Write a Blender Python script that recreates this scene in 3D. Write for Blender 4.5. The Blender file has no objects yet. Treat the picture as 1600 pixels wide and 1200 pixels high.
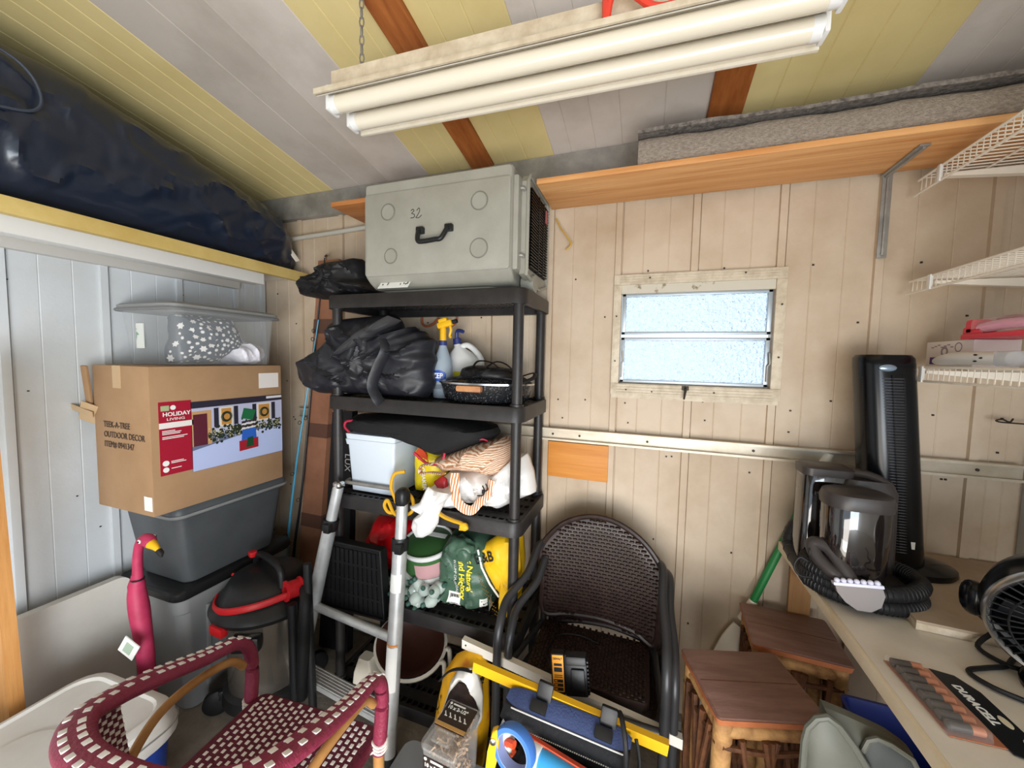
import bpy, bmesh, math, random
from mathutils import Matrix, Vector, noise
random.seed(7)
PI = math.pi
scene = bpy.context.scene
COL = scene.collection

# ------------------------------------------------------------------ camera
cam_d = bpy.data.cameras.new('camera'); cam_d.lens = 13.5; cam_d.sensor_width = 36; cam_d.clip_start = 0.02
cam = bpy.data.objects.new('camera', cam_d); COL.objects.link(cam)
cam.matrix_world = Matrix(((0.94380893, -0.04095665, 0.32794399, 0), (0.32985084, 0.05497514, -0.94243098, 0),
                           (0.02057005, 0.99764738, 0.06539561, 1.8), (0, 0, 0, 1)))
scene.camera = cam
# ------------------------------------------------------------------ world, daylight, exposure
world = bpy.data.worlds.new('sky'); scene.world = world; world.use_nodes = True
wn = world.node_tree.nodes; wl = world.node_tree.links
bgn = wn['Background']; bgn.inputs['Color'].default_value = (0.74, 0.87, 1.0, 1); bgn.inputs['Strength'].default_value = 1.55
def area(name, loc, target, sx, sy, power, col):
    d = bpy.data.lights.new(name, 'AREA'); d.shape = 'RECTANGLE'; d.size = sx; d.size_y = sy; d.energy = power; d.color = col
    o = bpy.data.objects.new(name, d); COL.objects.link(o); o.location = loc
    o.rotation_euler = (Vector(target) - Vector(loc)).to_track_quat('-Z', 'Y').to_euler(); return o
area('doorway_daylight', (0.40, -1.5, .72), (0.05, 2.0, .45), 2.4, 1.35, 84, (1.0, 0.93, 0.85))
area('open_sky_light', (1.0, -1.45, 1.0), (-2.5, 1.1, .8), 1.5, 1.7, 92, (0.78, 0.89, 1.0))
area('sunlit_driveway_bounce', (-.1, -1.35, .12), (-.3, 1.2, 2.9), 2.4, 1.0, 38, (1.0, 0.95, 0.87))
scene.view_settings.view_transform = 'Standard'; scene.view_settings.look = 'None'
scene.view_settings.exposure = -0.03; scene.view_settings.gamma = 1.0; scene.view_settings.use_curve_mapping = False

# ------------------------------------------------------------------ materials
def lin(h):
    h = h.lstrip('#'); c = [int(h[i:i+2], 16)/255 for i in (0, 2, 4)]
    return tuple(x/12.92 if x <= .04045 else ((x+.055)/1.055)**2.4 for x in c) + (1,)
MATS = {}
def mat(name, col, rough=.5, metal=0., col2=None, vs=6., amt=.5, bump=0., bs=60., stretch=(1, 1, 1), trans=0., ior=1.45, coat=0., emit=0., spec=.5, contrast=(.35, .65), alpha=1.):
    if name in MATS: return MATS[name]
    m = bpy.data.materials.new(name); m.use_nodes = True; nt = m.node_tree; N = nt.nodes; L = nt.links
    b = N['Principled BSDF']; b.inputs['Base Color'].default_value = lin(col); b.inputs['Roughness'].default_value = rough
    b.inputs['Metallic'].default_value = metal; b.inputs['Transmission Weight'].default_value = trans; b.inputs['IOR'].default_value = ior
    b.inputs['Coat Weight'].default_value = coat; b.inputs['Specular IOR Level'].default_value = spec
    b.inputs['Alpha'].default_value = alpha
    if emit: b.inputs['Emission Color'].default_value = lin(col); b.inputs['Emission Strength'].default_value = emit
    tc = N.new('ShaderNodeTexCoord'); mp = N.new('ShaderNodeMapping'); mp.inputs['Scale'].default_value = stretch
    L.new(tc.outputs['Object'], mp.inputs['Vector'])
    if col2:
        n = N.new('ShaderNodeTexNoise'); n.inputs['Scale'].default_value = vs; n.inputs['Detail'].default_value = 6; n.inputs['Roughness'].default_value = .6
        L.new(mp.outputs['Vector'], n.inputs['Vector'])
        r = N.new('ShaderNodeValToRGB'); r.color_ramp.elements[0].position = contrast[0]; r.color_ramp.elements[1].position = contrast[1]
        r.color_ramp.elements[0].color = lin(col); r.color_ramp.elements[1].color = lin(col2)
        L.new(n.outputs['Fac'], r.inputs['Fac'])
        L.new(r.outputs['Color'], b.inputs['Base Color'])
    if bump:
        n2 = N.new('ShaderNodeTexNoise'); n2.inputs['Scale'].default_value = bs; n2.inputs['Detail'].default_value = 4
        L.new(mp.outputs['Vector'], n2.inputs['Vector'])
        bp = N.new('ShaderNodeBump'); bp.inputs['Strength'].default_value = bump; bp.inputs['Distance'].default_value = .01
        L.new(n2.outputs['Fac'], bp.inputs['Height']); L.new(bp.outputs['Normal'], b.inputs['Normal'])
    MATS[name] = m; return m
def wood(name, c1, c2, axis='X', rough=.55, sc=5.):
    st = {'X': (.35, 6, 6), 'Y': (6, .35, 6), 'Z': (6, 6, .35)}[axis]
    return mat(name, c1, rough, 0, c2, sc, bump=.15, bs=14, stretch=st, contrast=(.3, .7))
def pattern(name, cols, kind, scale, rough=.8, dist=2., stretch=(1, 1, 1), thr=.5):
    if name in MATS: return MATS[name]
    m = bpy.data.materials.new(name); m.use_nodes = True; nt = m.node_tree; N = nt.nodes; L = nt.links
    b = N['Principled BSDF']; b.inputs['Roughness'].default_value = rough
    tc = N.new('ShaderNodeTexCoord'); mp = N.new('ShaderNodeMapping'); mp.inputs['Scale'].default_value = stretch; L.new(tc.outputs['Object'], mp.inputs['Vector'])
    if kind == 'wave':
        t = N.new('ShaderNodeTexWave'); t.inputs['Scale'].default_value = scale; t.inputs['Distortion'].default_value = dist; t.inputs['Detail'].default_value = 1; out = t.outputs['Fac']
    elif kind == 'ring':
        t = N.new('ShaderNodeTexWave'); t.wave_type = 'RINGS'; t.inputs['Scale'].default_value = scale; t.inputs['Distortion'].default_value = dist; out = t.outputs['Fac']
    else:
        t = N.new('ShaderNodeTexVoronoi'); t.inputs['Scale'].default_value = scale; out = t.outputs['Distance']
    L.new(mp.outputs['Vector'], t.inputs['Vector'])
    r = N.new('ShaderNodeValToRGB'); r.color_ramp.interpolation = 'CONSTANT'
    r.color_ramp.elements[0].color = lin(cols[0]); r.color_ramp.elements[1].color = lin(cols[1]); r.color_ramp.elements[1].position = thr
    L.new(out, r.inputs['Fac']); L.new(r.outputs['Color'], b.inputs['Base Color'])
    MATS[name] = m; return m

# ------------------------------------------------------------------ geometry helpers
def B(): return bmesh.new()
def R3(rx=0, ry=0, rz=0): return Matrix.Rotation(rz, 4, 'Z') @ Matrix.Rotation(ry, 4, 'Y') @ Matrix.Rotation(rx, 4, 'X')
def box(bm, c, s, bev=0., rot=None):
    r = bmesh.ops.create_cube(bm, size=1); vs = r['verts']
    M = Matrix.Translation(c) @ (rot or Matrix()) @ Matrix.Diagonal((s[0], s[1], s[2], 1))
    bmesh.ops.transform(bm, matrix=M, verts=vs)
    if bev > 0:
        es = list({e for v in vs for e in v.link_edges})
        bmesh.ops.bevel(bm, geom=es, offset=bev, segments=2, affect='EDGES', profile=.6)
    return bm
def b2(bm, x0, x1, y0, y1, z0, z1, bev=0.): return box(bm, ((x0+x1)/2, (y0+y1)/2, (z0+z1)/2), (abs(x1-x0), abs(y1-y0), abs(z1-z0)), bev)
def loft(bm, rings, cap0=True, cap1=True, closed=True, loop=False):
    R = [[bm.verts.new(p) for p in ring] for ring in rings]; n = len(R[0])
    seq = list(zip(R, R[1:])) + ([(R[-1], R[0])] if loop else [])
    for a, b in seq:
        for i in range(n if closed else n-1):
            j = (i+1) % n; bm.faces.new((a[i], a[j], b[j], b[i]))
    if cap0 and not loop: bm.faces.new(R[0][::-1])
    if cap1 and not loop: bm.faces.new(R[-1])
    return bm
def frames(pts, loop=False):
    P = [Vector(p) for p in pts]; n = len(P); T = []
    for i in range(n):
        a = P[i-1] if (i > 0 or loop) else P[i]; b = P[(i+1) % n] if (i < n-1 or loop) else P[i]
        T.append((b-a).normalized())
    u = T[0].cross(Vector((0, 0, 1)));  u = u if u.length > 1e-3 else T[0].cross(Vector((1, 0, 0))); u.normalize(); F = []
    for i in range(n):
        u = (u - T[i]*u.dot(T[i])); u = u.normalized() if u.length > 1e-6 else T[i].orthogonal().normalized()
        F.append((P[i], T[i], u, T[i].cross(u).normalized()))
    return F
def tube(bm, pts, r, n=8, loop=False, ry=None):
    F = frames(pts, loop); rings = []
    for i, (p, t, u, v) in enumerate(F):
        ra = r[i] if isinstance(r, (list, tuple)) else r
        rb = ra if ry is None else ry
        rings.append([p + u*math.cos(a)*ra + v*math.sin(a)*rb for a in (2*PI*k/n for k in range(n))])
    return loft(bm, rings, loop=loop)
def crv(pts, k=6, loop=False):
    P = [Vector(p) for p in pts]; n = len(P); out = []
    for i in range(n if loop else n-1):
        p0 = P[i-1] if (i > 0 or loop) else P[i]; p1 = P[i]; p2 = P[(i+1) % n]; p3 = P[(i+2) % n] if (i < n-2 or loop) else p2
        for j in range(k):
            t = j/k
            out.append(.5*((2*p1)+(p2-p0)*t+(2*p0-5*p1+4*p2-p3)*t*t+(3*p1-p0-3*p2+p3)*t**3))
    if not loop: out.append(P[-1])
    return out
def lathe(bm, prof, n=32, M=None, sx=1., sy=1.):
    M = M or Matrix()
    rings = [[M @ Vector((math.cos(a)*r*sx, math.sin(a)*r*sy, z)) for a in (2*PI*k/n for k in range(n))] for r, z in prof]
    if prof[0] == prof[-1]: return loft(bm, rings[:-1], loop=True)
    ring_like = len(prof) > 2 and prof[0][0] > 1e-6 and prof[-1][0] > 1e-6
    return loft(bm, rings, False, False, loop=ring_like)
def cyl(bm, a, b, r, n=16, r2=None): return tube(bm, [a, b], [r, r if r2 is None else r2], n)
def prism(bm, poly, M, d0, d1):
    A = [M @ Vector((x, y, d0)) for x, y in poly]; C = [M @ Vector((x, y, d1)) for x, y in poly]
    return loft(bm, [A, C])
def rrect(hx, hy, r, k=5):
    out = []; r = min(r, hx, hy)
    for cx, cy, a0 in ((hx-r, hy-r, 0), (-hx+r, hy-r, PI/2), (-hx+r, -hy+r, PI), (hx-r, -hy+r, 3*PI/2)):
        for i in range(k+1):
            a = a0 + PI/2*i/k; out.append((cx+r*math.cos(a), cy+r*math.sin(a)))
    return out
def rloft(bm, levels, c=(0, 0, 0), M=None, cap0=True, cap1=True):
    M = M or Matrix()
    return loft(bm, [[M @ Vector((x+c[0], y+c[1], z+c[2])) for x, y in rrect(hx, hy, r)] for z, hx, hy, r in levels], cap0, cap1)
XZ = lambda y: Matrix(((1, 0, 0, 0), (0, 0, -1, y), (0, 1, 0, 0), (0, 0, 0, 1)))      # local (x,y,d) -> (x, y-d, z)
def basis(o, right, up):
    r = Vector(right).normalized(); u = Vector(up); u = (u - r*u.dot(r)).normalized(); n = r.cross(u)
    return Matrix(((r.x, u.x, n.x, o[0]), (r.y, u.y, n.y, o[1]), (r.z, u.z, n.z, o[2]), (0, 0, 0, 1)))
def fold(p, seed, s=6., ax=(1, 1, 1)):
    q = Vector((p[0]*ax[0]*s+seed*7.1, p[1]*ax[1]*s+seed*3.3, p[2]*ax[2]*s-seed*5.7))
    w = q + Vector((noise.noise(q*.7), noise.noise(q*.7+Vector((9, 1, 4))), noise.noise(q*.7+Vector((3, 8, 2)))))*.8
    a = 1-abs(noise.noise(w)); b = 1-abs(noise.noise(w*2.1+Vector((5, 5, 5))))
    return a*a*.7 + b*b*.3 - .6
def pillow(bm, out2, ymid, th, seed=1, amp=.02, s=6., K=9, N=72, ax=(1, 1, 1), flat=.75, edge=.004, axis='y', sharp=.5):
    """puffy bag with a given silhouette (x,z) and a real thickness th across it"""
    P = [Vector((a, b)) for a, b in out2]; n = len(P); per = [0]
    for i in range(n): per.append(per[-1] + (P[(i+1) % n]-P[i]).length)
    pts = []
    for k in range(N):
        d = per[-1]*k/N
        i = max(j for j in range(n) if per[j] <= d+1e-9); t = (d-per[i])/max(1e-9, per[i+1]-per[i])
        pts.append(P[i].lerp(P[(i+1) % n], t))
    area_ = 0; c = Vector((0, 0))
    for i in range(N):
        a, b = pts[i], pts[(i+1) % N]; cr = a.x*b.y-b.x*a.y; area_ += cr; c += (a+b)*cr
    c = c/(3*area_)
    def mk(x, o, z): return Vector((x, ymid+o, z)) if axis == 'y' else Vector((ymid+o, x, z))
    def off(q, t, sd):
        h = (1-(1-min(1, t/flat))**2)**sharp
        f = fold((q.x, sd*.3, q.y), seed, s, ax)
        g = q.x*4.2+q.y*2.6; cr = max(0, 1-abs(noise.noise(Vector((q.x*s*1.1+seed, q.y*s*1.5-seed, sd+g*.2))))*8) if amp > .015 else 0
        return sd*(h*th/2 + edge + (f+cr*.55)*amp*min(1, t*4))
    rings = []
    for sd in (-1, 1):
        R = []
        for k in range(K):
            t = k/K
            R.append([mk(q.x, off(q, t, sd), q.y) for q in (p.lerp(c, t) for p in pts)])
        rings.append((R, mk(c.x, off(c, 1, sd), c.y)))
    V = [[[bm.verts.new(p) for p in r] for r in R] for R, _ in rings]
    C = [bm.verts.new(rings[0][1]), bm.verts.new(rings[1][1])]
    for s_ in (0, 1):
        for k in range(K-1):
            for i in range(N):
                j = (i+1) % N; f = (V[s_][k][i], V[s_][k][j], V[s_][k+1][j], V[s_][k+1][i]); bm.faces.new(f)
        for i in range(N): bm.faces.new((V[s_][K-1][i], V[s_][K-1][(i+1) % N], C[s_]))
    for i in range(N):
        j = (i+1) % N; bm.faces.new((V[0][0][i], V[0][0][j], V[1][0][j], V[1][0][i]))
    bmesh.ops.recalc_face_normals(bm, faces=bm.faces); return bm
def blob(bm, c, s, seed=1, amp=.02, sc=6., sub=4, p=2.6, rot=None):
    r = bmesh.ops.create_icosphere(bm, subdivisions=sub, radius=1); rot = rot or Matrix()
    for v in r['verts']:
        d = v.co.normalized(); k = (abs(d.x)**p+abs(d.y)**p+abs(d.z)**p)**(-1/p); q = Vector((d.x*k*s[0], d.y*k*s[1], d.z*k*s[2]))
        q += d*fold(q, seed, sc)*amp
        v.co = Vector(c) + (rot.to_3x3() @ q)
    return bm

# ------------------------------------------------------------------ objects
W = {}
def finish(bm, smooth=True, ang=40):
    bmesh.ops.recalc_face_normals(bm, faces=bm.faces)
    me = bpy.data.meshes.new('m'); bm.to_mesh(me); bm.free()
    if smooth:
        me.shade_smooth(); me.set_sharp_from_angle(angle=math.radians(ang))
    return me
def obj(name, bm, m, parent=None, label=None, kind=None, local=False, smooth=True, ang=40):
    if parent is not None and not local: bm.transform(W[parent.name].inverted())
    me = finish(bm, smooth, ang); me.name = name; me.materials.append(m)
    o = bpy.data.objects.new(name, me); COL.objects.link(o)
    if parent is not None: o.parent = parent; W[o.name] = W[parent.name]
    else: W[o.name] = Matrix()
    if label: o['label'] = label
    if kind: o['kind'] = kind
    return o
def tag(o, label, cat, group=None):
    o['label'] = label; o['category'] = cat
    if group: o['group'] = group
    return o
def thing(name, label, cat, loc=(0, 0, 0), rz=0., group=None):
    o = bpy.data.objects.new(name, None); COL.objects.link(o); o.location = loc; o.rotation_euler = (0, 0, rz); o.empty_display_size = .05
    W[o.name] = Matrix.Translation(loc) @ Matrix.Rotation(rz, 4, 'Z'); return tag(o, label, cat, group)
def share(name, me, parent, loc=(0, 0, 0), rot=(0, 0, 0), scale=(1, 1, 1)):
    o = bpy.data.objects.new(name, me); COL.objects.link(o); o.parent = parent; o.location = loc; o.rotation_euler = rot; o.scale = scale; W[o.name] = W[parent.name]; return o
def dup(root, loc, rz, label, group=None):
    r = root.copy(); COL.objects.link(r); r.location = loc; r.rotation_euler = (0, 0, rz); r['label'] = label
    W[r.name] = Matrix.Translation(loc) @ Matrix.Rotation(rz, 4, 'Z')
    if group: r['group'] = group
    for ch in list(root.children):
        c = ch.copy(); COL.objects.link(c); c.parent = r
        for g in list(ch.children):
            d = g.copy(); COL.objects.link(d); d.parent = c
    return r
def text(s, size, M, m, parent, name='lettering', align='LEFT', ext=.0006, sx=1., bold=0.):
    cu = bpy.data.curves.new('t', 'FONT'); cu.body = s; cu.size = size; cu.extrude = ext; cu.align_x = align; cu.offset = bold; cu.resolution_u = 3
    t = bpy.data.objects.new('t', cu); COL.objects.link(t)
    dg = bpy.context.evaluated_depsgraph_get(); me = bpy.data.meshes.new_from_object(t.evaluated_get(dg))
    bpy.data.objects.remove(t); bpy.data.curves.remove(cu)
    me.transform(Matrix.Diagonal((sx, 1, 1, 1))); me.transform(M)
    if parent is not None: me.transform(W[parent.name].inverted())
    me.name = name; me.materials.clear(); me.materials.append(m)
    o = bpy.data.objects.new(name, me); COL.objects.link(o)
    if parent is not None: o.parent = parent; W[o.name] = W[parent.name]
    return o
# silhouettes of the soft bags and flat pieces, in metres (across, up)
O = {
 'bag1': [(-1.876,2.19),(-1.739,2.244),(-1.639,2.301),(-1.526,2.307),(-1.446,2.312),(-1.421,2.268),(-1.409,2.193),(-1.344,2.157),(-1.283,2.122),(-1.414,2.093),(-1.541,2.097),(-1.719,2.109),(-1.844,2.131)],
 'bag2': [(-1.842,1.756),(-1.684,1.823),(-1.586,1.903),(-1.594,1.971),(-1.529,1.994),(-1.364,2.004),(-1.219,2.014),(-1.189,1.982),(-1.17,1.934),(-1.095,1.95),(-1.077,1.931),(-1.03,1.924),(-1.022,1.899),(-0.979,1.887),(-0.997,1.825),(-0.975,1.788),(-0.996,1.731),(-0.981,1.669),(-1.02,1.598),(-1.112,1.577),(-1.219,1.561),(-1.306,1.57),(-1.428,1.556),(-1.555,1.577),(-1.665,1.588),(-1.788,1.622),(-1.815,1.671)],
 'bag2flap': [(-1.157,1.991),(-1.08,1.967),(-1.23,1.909),(-1.381,1.832),(-1.521,1.776),(-1.42,1.863),(-1.323,1.924)],
 'cushion': [(-1.62,1.429),(-1.587,1.458),(-1.401,1.467),(-1.193,1.481),(-0.998,1.481),(-0.868,1.47),(-0.716,1.443),(-0.701,1.412),(-0.742,1.382),(-0.83,1.341),(-0.928,1.298),(-0.977,1.286),(-1.073,1.318),(-1.193,1.348),(-1.317,1.373),(-1.489,1.38),(-1.602,1.386)],
 'quaker': [(-1.126,1.321),(-1.08,1.366),(-0.974,1.316),(-0.951,1.272),(-0.946,1.189),(-0.972,1.118),(-1.086,1.034),(-1.121,1.046),(-1.129,1.184)],
 'patt': [(-0.984,1.256),(-0.996,1.289),(-0.875,1.341),(-0.786,1.382),(-0.633,1.422),(-0.593,1.4),(-0.579,1.354),(-0.577,1.276),(-0.629,1.247),(-0.732,1.258),(-0.837,1.253),(-0.947,1.24)],
 'white': [(-0.954,1.194),(-0.907,1.232),(-0.783,1.253),(-0.648,1.269),(-0.559,1.344),(-0.514,1.354),(-0.481,1.267),(-0.466,1.177),(-0.532,1.143),(-0.611,1.094),(-0.694,1.06),(-0.78,1.037),(-0.868,1.04),(-0.941,1.072),(-0.96,1.126)],
 'tail': [(-0.793,1.192),(-0.825,1.158),(-0.858,1.093),(-0.864,1.047),(-0.897,0.996),(-0.941,0.967),(-0.979,0.963),(-1.004,1.002),(-0.994,1.047),(-0.952,1.085),(-1.011,1.106),(-0.959,1.129),(-0.919,1.211),(-0.885,1.194)],
 'red': [(-1.426,0.877),(-1.282,0.899),(-1.177,0.883),(-1.127,0.782),(-1.118,0.721),(-1.217,0.68),(-1.391,0.639),(-1.518,0.645),(-1.481,0.737)],
 'green': [(-0.946,0.778),(-0.921,0.873),(-0.889,0.925),(-0.821,0.927),(-0.734,0.942),(-0.65,0.938),(-0.626,0.879),(-0.623,0.752),(-0.634,0.636),(-0.653,0.544),(-0.734,0.484),(-0.833,0.472),(-0.935,0.474),(-0.944,0.615)],
 'yellow2': [(-0.796,0.806),(-0.712,0.87),(-0.595,0.904),(-0.579,0.777),(-0.589,0.62),(-0.652,0.553),(-0.743,0.532),(-0.793,0.628)],
 'soil': [(-0.815,0.227),(-0.794,0.345),(-0.772,0.441),(-0.717,0.53),(-0.657,0.57),(-0.595,0.57),(-0.571,0.515),(-0.569,0.402),(-0.563,0.261),(-0.576,0.155),(-0.759,0.072),(-0.792,0.15)],
 'soilopen': [(-0.721,0.347),(-0.679,0.472),(-0.642,0.524),(-0.614,0.525),(-0.571,0.465),(-0.553,0.417),(-0.569,0.366),(-0.611,0.343),(-0.654,0.356),(-0.677,0.367)],
 'soilcollar': [(-0.753,0.303),(-0.724,0.384),(-0.695,0.492),(-0.667,0.542),(-0.609,0.567),(-0.581,0.546),(-0.557,0.466),(-0.558,0.37),(-0.577,0.328),(-0.62,0.313),(-0.688,0.34),(-0.729,0.292)],
 'luxbox': [(-1.708,1.483),(-1.506,1.496),(-1.696,0.037),(-1.961,-0.036)],
 'post': [(-1.978,2.396),(-1.805,2.385),(-1.81,2.339),(-1.986,0.404),(-2.172,0.367)],
 'rod1': [(-1.933,2.019),(-2.024,1.571),(-2.125,1.1),(-2.217,0.473)],
 'rod2': [(-1.897,2.396),(-1.987,1.859),(-2.106,0.924),(-2.184,0.425)],
 'panel': [(-1.496,0.849),(-1.13,0.854),(-1.156,0.51),(-1.543,0.49)],
 'level': [(-0.555,0.684),(0.116,0.601),(0.112,0.572),(-0.559,0.645)],
 'rail': [(-0.687,0.61),(0.175,0.472),(0.177,0.432),(-0.693,0.568)],
 'roll': [(-0.396,0.683),(0.0,0.645),(0.023,0.61),(0.004,0.546),(-0.053,0.519),(-0.32,0.559),(-0.413,0.579),(-0.423,0.618)],
 'rollblue': [(-0.387,0.702),(0.0,0.662),(0.001,0.608),(-0.407,0.645)],
 'chback': [(-0.43,0.568),(-0.435,0.732),(-0.451,0.875),(-0.377,0.985),(-0.292,1.04),(-0.196,1.062),(-0.094,1.048),(0.006,0.996),(0.077,0.923),(0.109,0.847),(0.1,0.696),(0.085,0.532),(-0.005,0.563),(-0.15,0.579),(-0.302,0.573)],
 'scoop': [(0.405,0.837),(0.396,0.899),(0.401,0.934),(0.417,0.965),(0.432,0.973),(0.457,0.96),(0.489,0.926),(0.519,0.882)],
 'hood': [(0.457,0.949),(0.495,0.943),(0.546,0.933),(0.579,0.929),(0.621,0.906),(0.634,0.872),(0.526,0.828)],
 'hoodhole': [(0.519,0.916),(0.532,0.939),(0.543,0.947),(0.568,0.944),(0.606,0.927),(0.619,0.895),(0.541,0.864),(0.526,0.89)],
 'bagtop': [(0.763,2.871),(0.893,2.936),(0.984,2.955),(1.126,2.86),(1.273,2.84),(1.475,2.781),(1.629,2.727),(1.807,2.683),(1.932,2.606),(2.013,2.526)],
 'bagbot': [(0.742,2.369),(0.962,2.371),(1.37,2.381),(1.89,2.383)],
 'boxlabel': [(1.089,1.571),(1.697,1.558),(1.69,1.22),(1.086,1.249)],
 'labelred': [(1.089,1.571),(1.217,1.573),(1.218,1.247),(1.086,1.249)],
 'sticker': [(1.56,1.695),(1.679,1.688),(1.677,1.605),(1.562,1.609)],
 'qr': [(1.018,1.181),(1.054,1.16)],
 'boxtext': [(-2.389,1.452),(-2.156,1.464),(-2.377,1.411),(-2.091,1.421),(-2.381,1.365),(-2.108,1.376),(-2.104,1.161),(-2.041,1.152),(-2.107,1.108)],
 'twig': [(-0.466,2.521),(-0.424,2.448),(-0.384,2.387),(-0.409,2.357)],
 'pipe': [(-2.162,2.558),(-1.898,2.568),(-1.671,2.575)],
 'shovel': [(0.741,1.395),(0.506,0.721),(0.416,0.485),(0.477,0.699)],
 'bins': [(-1.469,1.409),(-1.084,1.383),(-1.459,1.074),(-1.166,1.091)],
 'casehandle': [(-0.994,2.368),(-0.837,2.364),(-0.98,2.314),(-0.852,2.312),(-1.143,2.461),(-0.697,2.461),(-1.132,2.274),(-0.688,2.272),(-0.981,2.455),(-0.986,2.107),(-1.229,2.129)],
}
# ------------------------------------------------------------------ palette
m_conc = mat('concrete', '#8d8478', .85, 0, '#6b6359', 5, bump=.3, bs=40)
m_wallb = mat('painted_metal_warm_lit', '#cab8a2', .55, 0, '#ad9579', 2.6, bump=.05, bs=90, contrast=(.42, .78))  # same paint as the left wall, with the warm light put into the colour
m_walll = mat('painted_metal_cool_lit', '#d3d8dc', .5, 0, '#c2c3bf', 1.6, bump=.05, bs=90, contrast=(.45, .8))  # same paint as the back wall, with bluish sky light put into the colour
m_yel = mat('yellow_ceiling_paint', '#dfcd94', .6, 0, '#d0bc80', 3, contrast=(.4, .8))
m_whc = mat('white_ceiling_paint', '#d2c9c1', .6, 0, '#b6aca2', 3, bump=.05, contrast=(.45, .8))
m_galv = mat('galvanised_metal', '#a3a09a', .45, .3, '#86837e', 9)
m_alum = mat('aluminium', '#c9c7c2', .32, .85, '#b0aeaa', 12)
m_rail = mat('painted_rail', '#cfc5b4', .4, .3, '#b8ab96', 8)
m_beam = wood('stained_beam', '#b06a35', '#8a4a20', 'Y')
m_boardw = wood('pine_board', '#eab67c', '#c88448', 'X', sc=3.6)
m_dark = mat('black_plastic', '#1a1b1d', .42, bump=.04)
m_dark2 = mat('charcoal_plastic', '#2a2726', .5, 0, '#211e1d', 9)
m_blk = mat('flat_black', '#0d0d0f', .6)
m_white = mat('white_plastic', '#e4e4e2', .4)
m_cream = mat('off_white_laminate', '#e4ddd2', .5, 0, '#d9d1c4', 6)
m_screw = mat('dark_screw', '#3a332c', .5, .4)
m_red = mat('red_plastic', '#c81f26', .4)
m_txtw = mat('white_print', '#eeeeea', .6)
m_txtb = mat('black_print', '#1b1a1a', .7)
m_steel = mat('bright_steel', '#c8c8c8', .18, 1.)
m_chrome = mat('dark_chrome', '#8d8883', .12, 1.)
m_yelp = mat('yellow_plastic', '#f0b81a', .42)

# ------------------------------------------------------------------ setting
CZ = lambda y: 2.827 + .1717*(2-y)          # ceiling height
XL, XR, YB, YF = -2.55, 1.37, 2.0, -1.65
def struct(name, bm, m, parent=None, **k): 
    o = obj(name, bm, m, parent, **k)
    if parent is None: o['kind'] = 'structure'
    return o
struct('floor', b2(B(), XL-.1, XR+.1, YF-.1, YB+.1, -.1, 0), m_conc)
struct('ground', b2(B(), -9, 9, -12, YF-.1, -.16, -.02), mat('driveway', '#b4ada2', .9, 0, '#9d968c', 3))
# back wall slab with the window opening, then its sheet pans
WX0, WX1, WZ0, WZ1 = -.128, .522, 1.69, 2.172
bm = B(); y0, y1 = YB+.012, YB+.06
b2(bm, XL-.1, WX0, y0, y1, 0, 3.0); b2(bm, WX1, XR+.1, y0, y1, 0, 3.0); b2(bm, WX0, WX1, y0, y1, 0, WZ0); b2(bm, WX0, WX1, y0, y1, WZ1, 3.0)
wall_back = struct('wall_back', bm, m_wallb, smooth=False)
def pan_profile(a, b, rib, g_=.0022):
    w = b-a; p = [(a+.020, 0)]
    for k in (1, 2):
        g = a+w*k/3; p += [(g-.003, 0), (g, g_), (g+.003, 0)]
    p += [(b-.017, 0)]
    if rib: p += [(b-.015, -.014), (b+.013, -.014), (b+.0135, .008), (b+.018, .008), (b+.020, 0)]
    return p
def pan_back(a, b, z0, z1, rib=True):
    bm = B(); pr = pan_profile(a, b, rib); full = pr + [(pr[-1][0], .0115), (pr[0][0], .0115)]
    loft(bm, [[(x, YB+d, z) for x, d in full] for z in (z0, z1)])
    return obj('wall_panel', bm, m_wallb, wall_back, smooth=False)
ribs = [-.15+.3425*k for k in range(-7, 5)]
for a, b in zip(ribs, ribs[1:]):
    b_ = min(b, XR)
    if a > -.2 and b < .6:
        pan_back(a, b, 0.02, 1.64); pan_back(a, b, 2.215, 2.7)
    else: pan_back(max(a, XL), b_, 0.02, 2.7, b < XR-.03)
pan_back(ribs[-1], XR-.003, .02, 2.7, False)
bm = B()
for x in [r for r in ribs]:
    for dx, z in ((.04, .55), (.06, 1.5), (-.05, 1.33), (.1, 2.24), (-.09, .9), (.05, 1.6), (-.04, 2.0), (.16, 1.62), (.12, .28), (.2, 1.36)):
        X = x+dx*1.3+random.uniform(-.01, .01)
        if X < XL+.05 or X > XR-.05 or (-.2 < X < .6 and 1.6 < z < 2.23): continue
        box(bm, (X, YB-.002, z+random.uniform(-.03, .03)), (.007, .005, .007))
obj('wall_screw', bm, m_screw, wall_back, kind='stuff')
struct('baseboard_back', b2(B(), XL, XR, YB-.05, YB+.01, 0, .045, .004), m_galv)
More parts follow.
